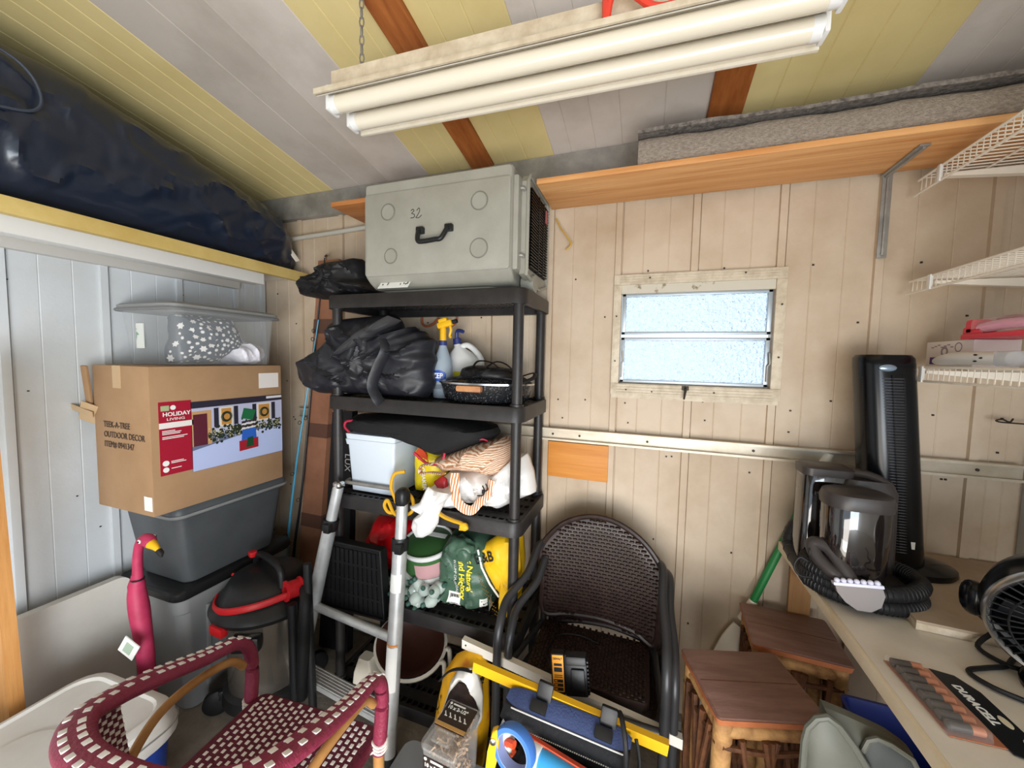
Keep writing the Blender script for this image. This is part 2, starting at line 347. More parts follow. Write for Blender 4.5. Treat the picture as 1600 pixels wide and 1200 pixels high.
# left wall
wall_left = struct('wall_left', b2(B(), XL-.06, XL-.012, YF, YB+.06, 0, 3.6), m_walll)
def pan_left(a, b, z0, z1):
    bm = B(); pr = pan_profile(a, b, True, .0018); full = pr + [(pr[-1][0], .010), (pr[0][0], .010)]
    loft(bm, [[(XL-d, y, z) for y, d in full] for z in (z0, z1)]); return obj('wall_panel', bm, m_walll, wall_left, smooth=False)
yr = [1.15+.325*k for k in range(-8, 3)]
for a, b in zip(yr, yr[1:]): pan_left(a, b, .02, 3.3)
pan_left(yr[-1], YB-.015, .02, 3.3)
bm = B()
for y in yr:
    for dy, z in ((-.05, 1.32), (.05, 1.6), (-.13, 1.1), (-.05, .95), (.0, 2.1)): box(bm, (XL+.003, y+dy+random.uniform(-.02, .02), z+random.uniform(-.05, .05)), (.004, .006, .005))
obj('wall_screw', bm, m_screw, wall_left, kind='stuff')
struct('baseboard_left', b2(B(), XL-.01, XL+.05, YF, YB-.05, 0, .045, .004), m_galv)
wall_right = struct('wall_right', b2(B(), XR+.012, XR+.06, YF, YB+.06, 0, 3.6), m_walll)
# white pegboard facing over the bench on the right wall, its holes as dark recessed plugs
pg = obj('wall_panel', b2(B(), XR, XR+.011, -.6, 1.965, 1.03, 1.52), mat('pegboard_white', '#dedad2', .6), wall_right)
bm = B()
for i in range(24):
    for j in range(18): cyl(bm, (XR-.0008, 1.945-i*.026, 1.05+j*.026), (XR+.002, 1.945-i*.026, 1.05+j*.026), .003, 6)
obj('pegboard_hole', bm, m_blk, wall_right, kind='stuff')
bm = B(); b2(bm, XL-.06, -1.35, YF-.06, YF, 0, 3.7); b2(bm, 1.3, XR+.06, YF-.06, YF, 0, 3.7); b2(bm, -1.35, 1.3, YF-.06, YF, 2.2, 3.7)
struct('wall_front', bm, m_walll, smooth=False)
# ceiling slab and its panels, strip by strip
def slope_box(bm, x0, x1, ya, yb, up0, up1, ch=.0):
    pr = [(x0, up1), (x0, up0+ch), (x0+ch, up0), (x1-ch, up0), (x1, up0+ch), (x1, up1)]
    return loft(bm, [[(x, y, CZ(y)+u) for x, u in pr] for y in (ya, yb)])
ceiling = struct('ceiling', slope_box(B(), XL-.06, XR+.06, YF-.06, YB+.06, .02, .06), m_whc, smooth=False)
for m, xs in ((m_yel, (-2.55, -2.42, -2.29, -2.19, -2.09, -1.985, -1.9)), (mat('dusty_white_paint', '#c6bdb4', .6, 0, '#aba197', 3, bump=.05, contrast=(.45, .8)), (-1.9, -1.69, -1.48)), (m_whc, (-1.48, -1.21)), (m_yel, (-1.21, -1.105, -.995, -.93)), (m_yel, (-.81, -.735, -.625, -.485)),
              (m_whc, (-.485, -.395, -.275, -.15, .03, .2)), (m_yel, (.33, .44, .555, .68, .79, .9)), (m_whc, (.9, 1.02, 1.13, 1.25, 1.37))):
    for a, b in zip(xs, xs[1:]): obj('ceiling_panel', slope_box(B(), a, b, YF, YB, 0, .02, .003), m, ceiling, smooth=False)
for a, b in ((-.93, -.81), (.2, .33)): obj('ceiling_beam', slope_box(B(), a, b, YF, YB, -.022, .02, .003), m_beam, ceiling, smooth=False)
bm = B(); b2(bm, XL, XR, YB-.04, YB+.01, 2.685, 2.83)
struct('trim_1', bm, m_galv)                       # header channel under the ceiling
bm = B(); b2(bm, -2.2, XR-.02, YB-.032, YB-.014, 1.378, 1.442, .003); b2(bm, -2.2, XR-.02, YB-.05, YB-.030, 1.432, 1.442); b2(bm, -2.2, XR-.02, YB-.05, YB-.030, 1.378, 1.388)
rail = struct('trim_2', bm, m_rail)
bm = B()
for x in (-.45, -.31, .02, .47, .95, 1.22): cyl(bm, (x, YB-.036, 1.41), (x, YB-.030, 1.41), .006, 8)
obj('bolt', bm, m_screw, rail, kind='stuff')
struct('trim_3', b2(B(), -.476, -.163, YB-.024, YB-.0135, 1.18, 1.368, .002), wood('pine_block', '#d99343', '#c47a2c', 'X'))
pp = tube(B(), crv([(-2.3, 1.955, 2.55), (-2.162, 1.955, 2.558), (-1.9, 1.955, 2.566), (-1.55, 1.955, 2.58)], 4), .014, 10)
struct('trim_4', pp, mat('grey_conduit', '#b9b5ab', .5))
struct('trim_5', b2(B(), XL, XL+.045, -1.2, YB-.2, 2.215, 2.285, .004), mat('pale_channel', '#cfcdc8', .5, .1))
# window
m_wfr = mat('window_frame_paint', '#d3c6b0', .5, 0, '#b4a48b', 25, bump=.1, contrast=(.4, .75))
bm = B(); fo = (-.166, .562, 1.635, 2.222)
def fr_bar(bm, a, b, c_, d_): b2(bm, a, b, YB-.03, YB-.0, c_, d_, .004)
window = struct('window_1', b2(B(), -.13, .524, YB+.045, YB+.05, 1.688, 1.70), m_wfr)
for n_, q in (('frame_rail', (fo[0], fo[1], 2.172, fo[3])), ('frame_rail', (fo[0], fo[1], fo[2], 1.69)), ('frame_stile', (fo[0], WX0, 1.69, 2.172)), ('frame_stile', (WX1, fo[1], 1.69, 2.172))):
    bm = B(); b2(bm, q[0], q[1], YB-.022, YB, q[2], q[3], .003)
    if n_ == 'frame_rail':
        for k in range(4): z = q[2]+.008+k*(q[3]-q[2]-.016)/3; b2(bm, q[0]+.03, q[1]-.03, YB-.026, YB-.02, z-.003, z+.003)
    obj(n_, bm, m_wfr, window)
bm = B(); b2(bm, WX0, WX1, YB-.012, YB+.04, 2.13, 2.172); obj('head_flashing', bm, mat('flaking_paint', '#c9c2b2', .7, 0, '#8a7a60', 14, contrast=(.58, .64)), window)
m_sash = mat('window_aluminium', '#aab3ba', .4, .6)
m_pane = mat('obscure_glass', '#dcebfa', .30, 0, '#ffffff', 150, trans=1., bump=1.6, bs=75, ior=1.35, contrast=(.38, .6))
for za, zb in ((1.932, 2.132), (1.695, 1.918)):
    bm = B()
    for q in ((WX0+.004, WX1-.004, za, za+.014), (WX0+.004, WX1-.004, zb-.014, zb), (WX0+.004, WX0+.022, za, zb), (WX1-.022, WX1-.004, za, zb)): b2(bm, q[0], q[1], YB+.004, YB+.026, q[2], q[3], .002)
    s = obj('sash', bm, m_sash, window)
    obj('pane', b2(B(), WX0+.02, WX1-.02, YB+.012, YB+.018, za+.012, zb-.012), m_pane, s)
for x in (WX0+.010, WX1-.012):
    bm = B(); tube(bm, [(x, YB-.002, 1.72), (x, YB-.004, 1.79), (x+.008, YB-.008, 1.80), (x+.004, YB-.008, 1.85)], .004, 6); obj('sash_arm', bm, m_galv, window)
bm = B(); tube(bm, [(.178, YB-.02, 1.685), (.178, YB-.045, 1.67), (.172, YB-.055, 1.628)], [.006, .006, .004], 8); box(bm, (.178, YB-.026, 1.678), (.03, .012, .02), .002); obj('crank_handle', bm, m_screw, window)
bm = B()
for x, z in ((-.09, 1.66), (.03, 1.655), (.3, 1.662), (-.148, 1.8), (-.148, 2.02), (.545, 1.83), (.545, 2.06), (.0, 2.2), (.4, 2.203)): cyl(bm, (x, YB-.03, z), (x, YB-.025, z), .004, 6)
obj('window_screw', bm, m_screw, window, kind='stuff')
struct('trim_6', b2(B(), -.16, .555, YB-.022, YB-.001, 1.618, 1.636), m_wfr)

# ------------------------------------------------------------------ board shelf over the window, bracket, carpet
bd = thing('shelf_board', 'long orange pine board fixed as a high shelf above the window', 'shelf', (0, 1.83, 2.563))
obj('board', b2(B(), -.485, XR-.002, 1.665, 1.965, 2.563, 2.586, .002), m_boardw, bd)
obj('board', b2(B(), -1.62, -1.325, 1.66, 1.93, 2.587, 2.61, .002), wood('red_board', '#c8884f', '#a96434', 'X'), bd)
br = thing('shelf_bracket', 'grey metal angle bracket under the high pine board', 'bracket', (.875, 1.97, 2.4))
bm = B(); box(bm, (.875, 1.976, 2.4), (.032, .005, .33), .001); box(bm, (.875, 1.972, 2.4), (.010, .012, .31), .003); obj('upright', bm, m_galv, br)
bm = B(); box(bm, (.868, 1.86, 2.558), (.030, .235, .006), .001); box(bm, (.868, 1.86, 2.552), (.010, .225, .012), .003); obj('arm', bm, m_galv, br)
bm = B(); cyl(bm, (.875, 1.968, 2.25), (.875, 1.974, 2.25), .007, 10); cyl(bm, (.875, 1.968, 2.5), (.875, 1.974, 2.5), .006, 10); obj('screw', bm, m_steel, br)
m_carp = mat('grey_carpet', '#b3a698', .95, 0, '#84796e', 70, bump=.8, bs=170, stretch=(1, 2.2, 2.2), contrast=(.3, .7))
m_carpb = mat('carpet_backing', '#8a837d', .95, 0, '#58534f', 60, bump=.5, bs=120)
cp = thing('carpet_roll', 'flattened roll of grey woven carpet lying on the high pine board', 'carpet', (.65, 1.83, 2.588))
def cring(x, y0, y1, z0, z1, r):
    return [(x, (y0+y1)/2+u, (z0+z1)/2+v) for u, v in rrect((y1-y0)/2, (z1-z0)/2, r, 6)]
rings = []
for k in range(41):
    x = -.065+k*(XR+.06)/40; w = .003*math.sin(k*.6)+.0015*math.sin(k*1.7)
    rings.append(cring(x, 1.648, 1.95, 2.588, 2.684+w-.012*k/40, .035))
obj('roll', loft(B(), rings), m_carp, cp)
rings = []
for k in range(41):
    x = -.068+k*(XR+.06)/40; w = .0025*math.sin(k*.3)+.001*math.sin(k*1.1)+.003
    rings.append([(x, y, z) for y, z in ((1.640, 2.690+w-.012*k/40), (1.64, 2.702+w*1.5-.012*k/40), (1.80, 2.712+w), (1.955, 2.700), (1.955, 2.690), (1.80, 2.70+w*.5))])
obj('flap', loft(B(), rings), m_carpb, cp)
tw = tube(B(), crv([(-.466, 1.975, 2.521), (-.44, 1.968, 2.47), (-.424, 1.965, 2.448), (-.384, 1.965, 2.387), (-.409, 1.965, 2.357)], 5), .004, 6); tube(tw, [(-.384, 1.965, 2.387), (-.375, 1.965, 2.389)], .003, 6)
tag(obj('cord', tw, mat('yellow_cord', '#c8a24a', .7)), 'short kinked yellow cord hanging from the pine board beside the grey case', 'cord')

# ------------------------------------------------------------------ fluorescent light
lt = thing('shop_light', 'white two tube fluorescent shop light hanging under the sloped ceiling', 'light', (-.31, 1.085, 2.60), math.radians(1.5))
m_fix = mat('light_enamel', '#ded6c6', .35, 0, '#cfc4ac', 9, contrast=(.5, .8)); m_fixd = mat('dusty_enamel', '#b7a68c', .7, 0, '#d6cab4', 14)
Lh = .685
def ext(prof, x0, x1, bm=None): return loft(bm or B(), [[(x, y, z) for y, z in prof] for x in (x0, x1)])
obj('housing', ext([(-.052, .045), (-.052, .10), (.052, .10), (.052, .045)], -Lh+.01, Lh-.01), m_fixd, lt, local=True, smooth=False)
rf = obj('reflector', ext([(-.052, .045), (-.105, .008), (-.105, -.004), (-.098, -.004), (-.05, .034), (.05, .034), (.098, -.004), (.105, -.004), (.105, .008), (.052, .045)], -Lh, Lh), m_fix, lt, local=True, smooth=False)
obj('rim', b2(B(), -Lh-.004, Lh+.004, -.112, -.102, -.004, .012, .001), m_fixd, rf, local=True)
obj('rim', b2(B(), -Lh-.004, Lh+.004, .102, .112, -.012, .012, .001), m_fix, rf, local=True)
m_tube = mat('fluorescent_tube', '#e2d9c6', .2, coat=.4)
for y in (-.045, .048):
    t = obj('tube', cyl(B(), (-Lh+.035, y, .0), (Lh-.035, y, .0), .026, 20), m_tube, lt, local=True)
    for s in (-1, 1): obj('tube_cap', cyl(B(), (s*(Lh-.036), y, 0), (s*(Lh-.012), y, 0), .0265, 20), m_white, t, local=True)
for s in (-1, 1):
    for y in (-.045, .048): obj('lamp_holder', box(B(), (s*(Lh-.008), y, .012), (.012, .05, .075), .004), m_white, lt, local=True)
    ch = B(); x = s*.6 if s < 0 else .52; zt = CZ(1.085)-2.60-.030
    n = int((zt-.10)/.026)
    for k in range(n+1):
        z = .105+k*(zt-.105)/n; a = k % 2*PI/2+.3
        tube(ch, [(x+math.cos(a)*.007*math.cos(t), math.sin(a)*.007*math.cos(t), z+.017*math.sin(t)) for t in (2*PI*j/8 for j in range(8))], .0024, 5, loop=True)
    obj('chain', ch, m_galv, lt, local=True)
cd = tube(B(), crv([(-.135, 1.08, 2.715), (-.13, 1.02, 2.705), (-.128, 1.0, 2.66), (-.125, .998, 2.62), (-.118, 1.0, 2.665), (-.10, 1.0, 2.69), (-.06, .998, 2.66), (-.02, .998, 2.625), (.02, .998, 2.617), (.06, .998, 2.635), (.09, 1.01, 2.68), (.10, 1.04, 2.715), (.05, 1.09, 2.718), (-.05, 1.10, 2.72), (-.135, 1.08, 2.715)], 6), .009, 8)
tag(obj('extension_cord', cd, mat('red_cord', '#d8412f', .5)), 'loop of red cord lying on top of the fluorescent light', 'cord')

# ------------------------------------------------------------------ high shelf on the left wall with the black wrapped roll
ws = thing('wall_shelf', 'high shelf with a yellow edge board carrying the black plastic bundle', 'shelf', (-2.33, .5, 2.27))
m_yedge = mat('yellow_edge', '#d9c07a', .6, 0, '#c9ac62', 6)
obj('edge_board', b2(B(), -2.15, -2.11, -1.2, 1.965, 2.268, 2.328, .003), m_yedge, ws)
obj('shelf_panel', b2(B(), -2.535, -2.151, -1.2, 1.962, 2.298, 2.328), m_cream, ws)
obj('under_channel', b2(B(), -2.27, -2.19, -1.2, 1.72, 2.215, 2.297, .004), m_white, ws)
m_poly = mat('polythene_sky_tinted', '#182233', .3, 0, bump=.12, bs=12, spec=.7, coat=.15)  # black sheet; the blue of the reflected sky is mixed into its base colour
def bagroll():
    ks = 200; rings = []
    for k in range(ks+1):
        y = -1.0+(1.955+1.0)*k/ks
        top = 2.90 if y < .9 else None
        if top is None:
            xs = [(.9, 2.90), (1.126, 2.85), (1.475, 2.775), (1.63, 2.722), (1.807, 2.675), (1.90, 2.60), (1.955, 2.50)]
            for (a, za), (b, zb) in zip(xs, xs[1:]):
                if a <= y <= b+1e-6: top = za+(zb-za)*(y-a)/(b-a)
        h = (top-2.331)/2; zc = 2.331+h; hw = .20
        if y > 1.8: hw = .2-.10*(y-1.8)/.155
        n = 72; R = []
        for j in range(n):
            a = 2*PI*j/n; ca, sa = math.cos(a), math.sin(a)
            px = math.copysign(abs(ca)**.75, ca)*hw; pz = math.copysign(abs(sa)**.8, sa)*h
            q_ = Vector((px*3, y*2.6+pz*2.2, pz*3.2-y*1.4)); f = fold((px, y*.5, pz), 3, 4.2, (1, 1, 1))*.028+max(0, 1-abs(noise.noise(q_*1.7+Vector((3, 1, 7))))*7)*.016+max(0, 1-abs(noise.noise(Vector((px*4, y*5-pz*6, pz*2+y))+Vector((1, 9, 2))))*9)*.010
            f = f if pz > -h*.92 else 0
            X = -2.315+px+(ca*f); Z = max(2.331, zc+pz+sa*f*.5); Z = min(Z, CZ(y)-.012)
            R.append((max(-2.53, X), y, Z))
        rings.append(R)
    return loft(B(), rings)
bb = thing('plastic_bundle', 'long bundle wrapped in glossy black plastic sheet on the high yellow edged shelf', 'bundle', (-2.33, .5, 2.331))
obj('wrap', bagroll(), m_poly, bb)
bm = B(); box(bm, (-2.17, 1.885, 2.46), (.008, .028, .16), .002, R3(0, math.radians(-25), math.radians(-18)) @ R3(math.radians(24), 0, 0)); obj('tape_strip', bm, m_cream, bb)
bm = tube(B(), crv([(-2.115, .56, 2.83), (-2.10, .74, 2.80), (-2.10, .80, 2.72), (-2.10, .77, 2.64), (-2.11, .6, 2.60)], 8), .005, 6)
obj('pull_cord', bm, mat('dark_cord', '#3b4250', .6), bb)
# ------------------------------------------------------------------ plastic shelving unit
SX0, SX1, SY0, SY1 = -1.545, -.485, 1.535, 1.985
TZ = [2.10, 1.593, 1.087, .570, .062]
m_shelf = mat('shelf_resin', '#2d2a2a', .45, 0, '#232121', 20, bump=.06)
su = thing('shelving_unit', 'black plastic five tier shelving unit loaded with bags and garden goods', 'shelves', (-1.015, 1.76, 0))
def shelf_bm():
    bm = B(); cx, cy = (SX0+SX1)/2, (SY0+SY1)/2; hx, hy = (SX1-SX0)/2, (SY1-SY0)/2
    o = rrect(hx, hy, .05); i_ = rrect(hx-.022, hy-.022, .035)
    rings = [[(x+cx, y+cy, z) for x, y in r] for r, z in ((i_, -.020), (i_, -.064), (o, -.066), (o, -.006), (rrect(hx-.004, hy-.004, .047), 0), (i_, 0))]
    return loft(bm, rings, False, False, loop=True)
def deck_bm():
    bm = B(); nx, ny = 30, 9
    for k in range(1, ny): y = SY0+.02+(SY1-SY0-.04)*k/ny; b2(bm, SX0+.02, SX1-.02, y-.007, y+.007, -.03, -.008)
    for k in range(1, nx): x = SX0+.02+(SX1-SX0-.04)*k/nx; b2(bm, x-.0055, x+.0055, SY0+.02, SY1-.02, -.028, -.0085)
    for k in range(1, ny, 2):
        y = SY0+.02+(SY1-SY0-.04)*(k+.5)/ny; b2(bm, SX0+.02, SX1-.02, y-.02, y+.02, -.018, -.0087)
    return bm
s0 = obj('shelf', shelf_bm(), m_shelf, su, local=True); d0 = obj('deck', deck_bm(), m_shelf, s0, local=True, kind='stuff', smooth=False)
off = -W[su.name].translation
for k, z in enumerate(TZ):
    s = s0 if k == 0 else share('shelf', s0.data, su); s.location = (off.x, off.y, z)
    if k:
        d = share('deck', d0.data, s); d['kind'] = 'stuff'
    for px in (SX0+.042, SX1-.040):
        for py in (SY0+.042, SY1-.042):
            bm = cyl(B(), (px, py, -.068), (px, py, .010 if k else -.004), .031, 16); c = obj('socket', bm, m_shelf, s, local=True)
            if k < 4: obj('post', cyl(B(), (px, py, TZ[k+1]), (px, py, z-.06), .0235, 18), m_shelf, su)
            else: obj('foot', cyl(B(), (px, py, 0), (px, py, z-.06), .026, 14), m_shelf, su)

# ------------------------------------------------------------------ top tier: grey case with grille, black bag
m_case = mat('grey_case', '#9f9d93', .5, 0, '#959388', 7, bump=.05, bs=150)
m_grille = mat('grille_black', '#141414', .4, .3)
cs = thing('air_cooler_case', 'large grey plastic case with black carry handle and dark side grille on the topmost tier', 'case', (-.93, 1.74, 2.1))
CX0, CX1, CYF, CYB = -1.305, -.555, 1.55, 1.90
# outer shell: silhouette in (x,z) with rounded corners lofted front to back
def cring2(y, x0, x1, z0, z1, r): return [((x0+x1)/2+u, y, (z0+z1)/2+v) for u, v in rrect((x1-x0)/2, (z1-z0)/2, r, 4)]
bm = loft(B(), [cring2(CYF+.0, CX0+.008, CX1-.006, 2.178, 2.606, .012), cring2(CYF+.008, CX0, CX1, 2.17, 2.614, .018), cring2(CYF+.03, CX0, CX1, 2.150, 2.618, .02), cring2(CYF+.06, CX0+.004, CX1-.004, 2.128, 2.622, .02), cring2(CYB, CX0+.02, CX1-.02, 2.112, 2.63, .02)])
obj('shell', bm, m_case, cs)
obj('front_panel', loft(B(), [cring2(CYF-.010, CX0+.012, CX1-.012, 2.186, 2.556, .012), cring2(CYF-.006, CX0+.006, CX1-.006, 2.180, 2.562, .014), cring2(CYF+.01, CX0+.006, CX1-.006, 2.180, 2.562, .014)]), m_case, cs)
b2t = B(); rloft(b2t, [(0, .29, .16, .04), (.012, .3, .17, .04)], ((CX0+CX1)/2, 1.74, 2.1)); obj('base_foot', b2t, m_case, cs)
for x, z, r in ((-1.165, 2.470, .037), (-.70, 2.470, .038), (-1.150, 2.268, .034), (-.70, 2.272, .041)):
    bm = B(); n = 32; tube(bm, [(x+math.cos(2*PI*j/n)*r, CYF-.0105, z+math.sin(2*PI*j/n)*r*1.0) for j in range(n)], .0024, 6, loop=True); obj('foot_ring', bm, mat('case_groove', '#77746b', .6), cs)
    obj('foot_pad', cyl(B(), (x, CYF-.012, z), (x, CYF-.004, z), r-.005, 32), m_case, cs)
hz = 2.366
hd = tube(B(), crv([(-.985, CYF-.012, hz), (-.985, CYF-.035, hz-.010), (-.978, CYF-.05, hz-.052), (-.95, CYF-.052, hz-.058), (-.89, CYF-.052, hz-.054), (-.862, CYF-.05, hz-.050), (-.842, CYF-.035, hz-.008), (-.840, CYF-.012, hz+.004)], 5), .0105, 10)
hd = obj('handle', hd, m_dark, cs)
for x in (-.985, -.840): obj('hinge', box(B(), (x, CYF-.018, hz+.002), (.036, .026, .030), .005), m_dark, hd)
tb = B()
tube(tb, crv([(-1.040, 0, .028), (-1.030, 0, .034), (-1.024, 0, .026), (-1.036, 0, .016), (-1.022, 0, .010), (-1.024, 0, -.002), (-1.042, 0, -.004)], 5), .0016, 5)
tube(tb, crv([(-1.010, 0, .026), (-.998, 0, .036), (-.994, 0, .024), (-1.006, 0, .004), (-1.014, 0, -.004), (-.998, 0, -.006), (-.984, 0, .004)], 5), .0016, 5)
bmesh.ops.transform(tb, matrix=Matrix.Translation((0, CYF-.0105, 2.435)), verts=tb.verts); obj('marker_number', tb, m_txtb, cs)
# right hand side: recessed cheek, latches, flange, dark grille
obj('side_cheek', b2(B(), CX1-.02, CX1+.022, CYF+.02, CYB+.02, 2.18, 2.575, .012), m_case, cs)
fl = B(); pr = [(CYF+.055, 2.168), (CYF+.062, 2.185), (CYF+.062, 2.560), (CYF+.09, 2.592), (1.93, 2.58), (1.955, 2.55), (1.955, 2.185), (1.94, 2.165), (1.80, 2.13)]
loft(fl, [[(x, y, z) for y, z in pr] for x in (CX1+.018, CX1+.045)]); fl = obj('flange', fl, m_case, cs)
obj('grille_back', b2(B(), CX1+.04, CX1+.047, CYF+.085, 1.93, 2.20, 2.545), m_grille, fl)
bm = B()
for k in range(26): z = 2.208+k*.0132; b2(bm, CX1+.046, CX1+.060, CYF+.088, 1.927, z-.0025, z+.0025)
for y in (1.76, 1.84): b2(bm, CX1+.046, CX1+.062, y-.003, y+.003, 2.2, 2.545)
obj('grille_fin', bm, m_grille, fl, kind='stuff', smooth=False)
obj('frame_edge', tube(B(), [(CX1+.05, y, z) for y, z in pr], .008, 8, loop=True), m_case, fl)
obj('tag', box(B(), (CX1+.066, 1.87, 2.49), (.006, .03, .06), .002), mat('dull_red', '#a05a58', .7), fl)
for z in (2.525, 2.245):
    bm = B(); tube(bm, crv([(CX1-.012, CYF+.045, z), (CX1+.03, CYF+.048, z), (CX1+.036, CYF+.06, z-.004)], 4), .008, 10); obj('latch', bm, m_galv, cs)
obj('corner_lug', lathe(B(), [(.0, -.03), (.038, -.03), (.04, -.02), (.04, .03), (0, .03)], 20, Matrix.Translation((CX1+.03, CYF+.17, 2.145)) @ R3(0, PI/2, 0)), m_case, cs)
lb = B(); box(lb, (-1.15, CYF+.018, 2.143), (.17, .001, .050), 0, R3(math.radians(-40), 0, 0)); lb = obj('label', lb, m_txtw, cs)
bm = B()
for k in range(16): box(bm, (-1.225+k*.010, CYF+.0165, 2.143+random.uniform(-.006, .006)), (random.uniform(.003, .007), .001, random.uniform(.006, .022)), 0, R3(math.radians(-40), 0, 0))
obj('print', bm, m_txtb, lb, kind='stuff')

m_tarp = mat('black_vinyl', '#202127', .46, bump=.12, bs=40); m_tarp2 = mat('black_nylon', '#141417', .55, bump=.15, bs=60)
t = thing('vinyl_bag', 'crumpled black bag lying beside the grey case on the topmost tier', 'bag', (-1.5, 1.7, 2.1))
obj('body', pillow(B(), [(x, max(z, 2.103)) for x, z in O['bag1']], 1.70, .24, 4, .045, 8, K=16, N=120, ax=(1, 1, 1.6)), m_tarp2, t)
t = thing('grill_cover', 'big folded black vinyl cover with a hanging strap on the second tier', 'cover', (-1.35, 1.7, 1.593))
bg2 = [(x, z if x < -1.56 else max(z, 1.597)) for x, z in O['bag2']]
obj('body', pillow(B(), bg2, 1.66, .25, 11, 0.05, 5.5, K=24, N=170, ax=(1.6, 1, 1.1), flat=.6), m_tarp, t)
fp = pillow(B(), O['bag2flap'], 1.53, .04, 5, .02, 6, K=5, N=50); obj('flap', fp, mat('charcoal_vinyl', '#3a3a3d', .5, bump=.1, bs=50), t)
st = B(); p = crv([(-1.19, 1.535, 1.90), (-1.16, 1.515, 1.83), (-1.20, 1.505, 1.74), (-1.225, 1.50, 1.66), (-1.20, 1.505, 1.60), (-1.19, 1.522, 1.575)], 6)
tube(st, p, .026, 8, ry=.005); obj('strap', st, m_tarp, t)
# spray bottle
sp = thing('spray_bottle', 'clear spray bottle with a yellow trigger and blue print standing on the second tier', 'bottle', (-.985, 1.745, 1.593))
m_clear = mat('milky_plastic', '#cddbe8', .35, trans=.55, ior=1.2)
obj('bottle', lathe(B(), [(.0, .002), (.045, .002), (.049, .012), (.049, .16), (.045, .19), (.028, .235), (.019, .262), (.017, .28), (0, .28)], 28), m_clear, sp, local=True)
obj('collar', lathe(B(), [(0, .268), (.021, .268), (.021, .292), (0, .292)], 20), mat('dark_blue_plastic', '#2a3570', .45), sp, local=True)
hdm = B(); lathe(hdm, [(0, .29), (.017, .29), (.017, .345), (.014, .36), (0, .36)], 16); box(hdm, (.012, -.0, .375), (.085, .032, .032), .010, R3(0, math.radians(-14), 0)); box(hdm, (.0, 0, .395), (.05, .028, .02), .008, R3(0, math.radians(-14), 0))
hdm = obj('trigger_head', hdm, m_yelp, sp, local=True)
obj('nozzle', cyl(B(), (.054, 0, .386), (.078, 0, .392), .011, 12), m_txtb, hdm, local=True)
obj('trigger', tube(B(), crv([(.04, 0, .365), (.045, 0, .345), (.038, 0, .318), (.045, 0, .308)], 4), .007, 8), m_yelp, hdm, local=True)
lab = B(); n = 24
A = [(.0497*math.sin(a), -.0497*math.cos(a)) for a in (math.radians(-48+96*k/12) for k in range(13))]
oval = [[(x, y, .115+s*.028*math.sqrt(max(0.05, 1-((k-6)/6.4)**2))) for k, (x, y) in enumerate(A)] for s in (-1, 1)]
loft(lab, oval, False, False, closed=False); lab = obj('label', lab, mat('zep_blue', '#3157b3', .4), sp, local=True)
text('ZEP', .036, Matrix.Translation(W[sp.name].translation) @ basis((0, -.0515, .103), (1, 0, 0), (0, 0, 1)), m_txtw, lab, align='CENTER', bold=.001)
bm = B(); [box(bm, (0, -.0500, .05+.006*k), (.045, .001, .0018)) for k in range(4)]; obj('fine_print', bm, m_txtb, sp, local=True, kind='stuff')
# jug
jg = thing('cleaner_jug', 'white handled jug with yellow label and blue nozzle behind the spray bottle', 'jug', (-.905, 1.87, 1.593))
bm = B(); rloft(bm, [(.002, .085, .055, .03), (.01, .092, .060, .035), (.16, .092, .060, .035), (.20, .085, .055, .04), (.235, .06, .042, .035), (.262, .026, .024, .02), (.282, .020, .020, .018)], (-.0, 0, 0)); 
for v in bm.verts:
    if v.co.z > .17: v.co.x -= (v.co.z-.17)*.55
obj('body', bm, m_white, jg, local=True)
obj('jug_handle', tube(B(), crv([(-.035, 0, .268), (.0, 0, .275), (.045, 0, .245), (.078, 0, .20), (.082, 0, .15)], 6), .0155, 10), m_white, jg, local=True)
obj('cap', cyl(B(), (-.062, 0, .278), (-.066, 0, .310), .022, 16), mat('dark_blue_plastic', '#2a3570', .45), jg, local=True)
obj('nozzle', tube(B(), crv([(-.066, 0, .310), (-.064, -.005, .345), (-.045, -.01, .352), (-.02, -.015, .345)], 4), .010, 8), mat('dark_blue_plastic', '#2a3570', .45), jg, local=True)
lab = obj('label', b2(B(), -.05, .0935, -.0608, -.055, .03, .135), m_txtw, jg, local=True); lab2 = obj('label_band', b2(B(), -.05, .0938, -.0615, -.0605, .085, .135), mat('lime_yellow', '#e3dc35', .5), lab, local=True)
bm = B(); [box(bm, (-.035+.011*k, -.0618, .098), (.007, .0012, .012)) for k in range(8)]; obj('print', bm, m_txtb, lab, local=True, kind='stuff')
# roaster with cloth
rp = thing('roasting_pan', 'speckled black roasting pan with a wooden side grip on the second tier', 'pan', (-.735, 1.725, 1.594))
m_spk = mat('speckled_enamel', '#1e1f22', .25, 0, '#6b6d70', 130, contrast=(.56, .66))
obj('body', lathe(B(), [(0, 0), (.195, .0), (.213, .012), (.232, .075), (.236, .082), (.228, .082), (.205, .016), (0, .012)], 48, None, 1, .66), m_spk, rp, local=True)
obj('rim', lathe(B(), [(.231, .081), (.243, .084), (.243, .092), (.231, .092)], 48, None, 1, .66), m_steel, rp, local=True)
obj('lid', lathe(B(), [(.236, .090), (.215, .102), (.12, .12), (0, .126)], 48, None, 1, .66), m_spk, rp, local=True)
obj('grip', box(B(), (-.01, -.166, .068), (.125, .035, .030), .012), mat('copper_wood', '#c08a5e', .5, 0, '#a8714a', 30), rp, local=True)
ap = thing('black_apron', 'bunched black cloth with looped straps lying on the roasting pan lid', 'cloth', (-.73, 1.72, 1.70))
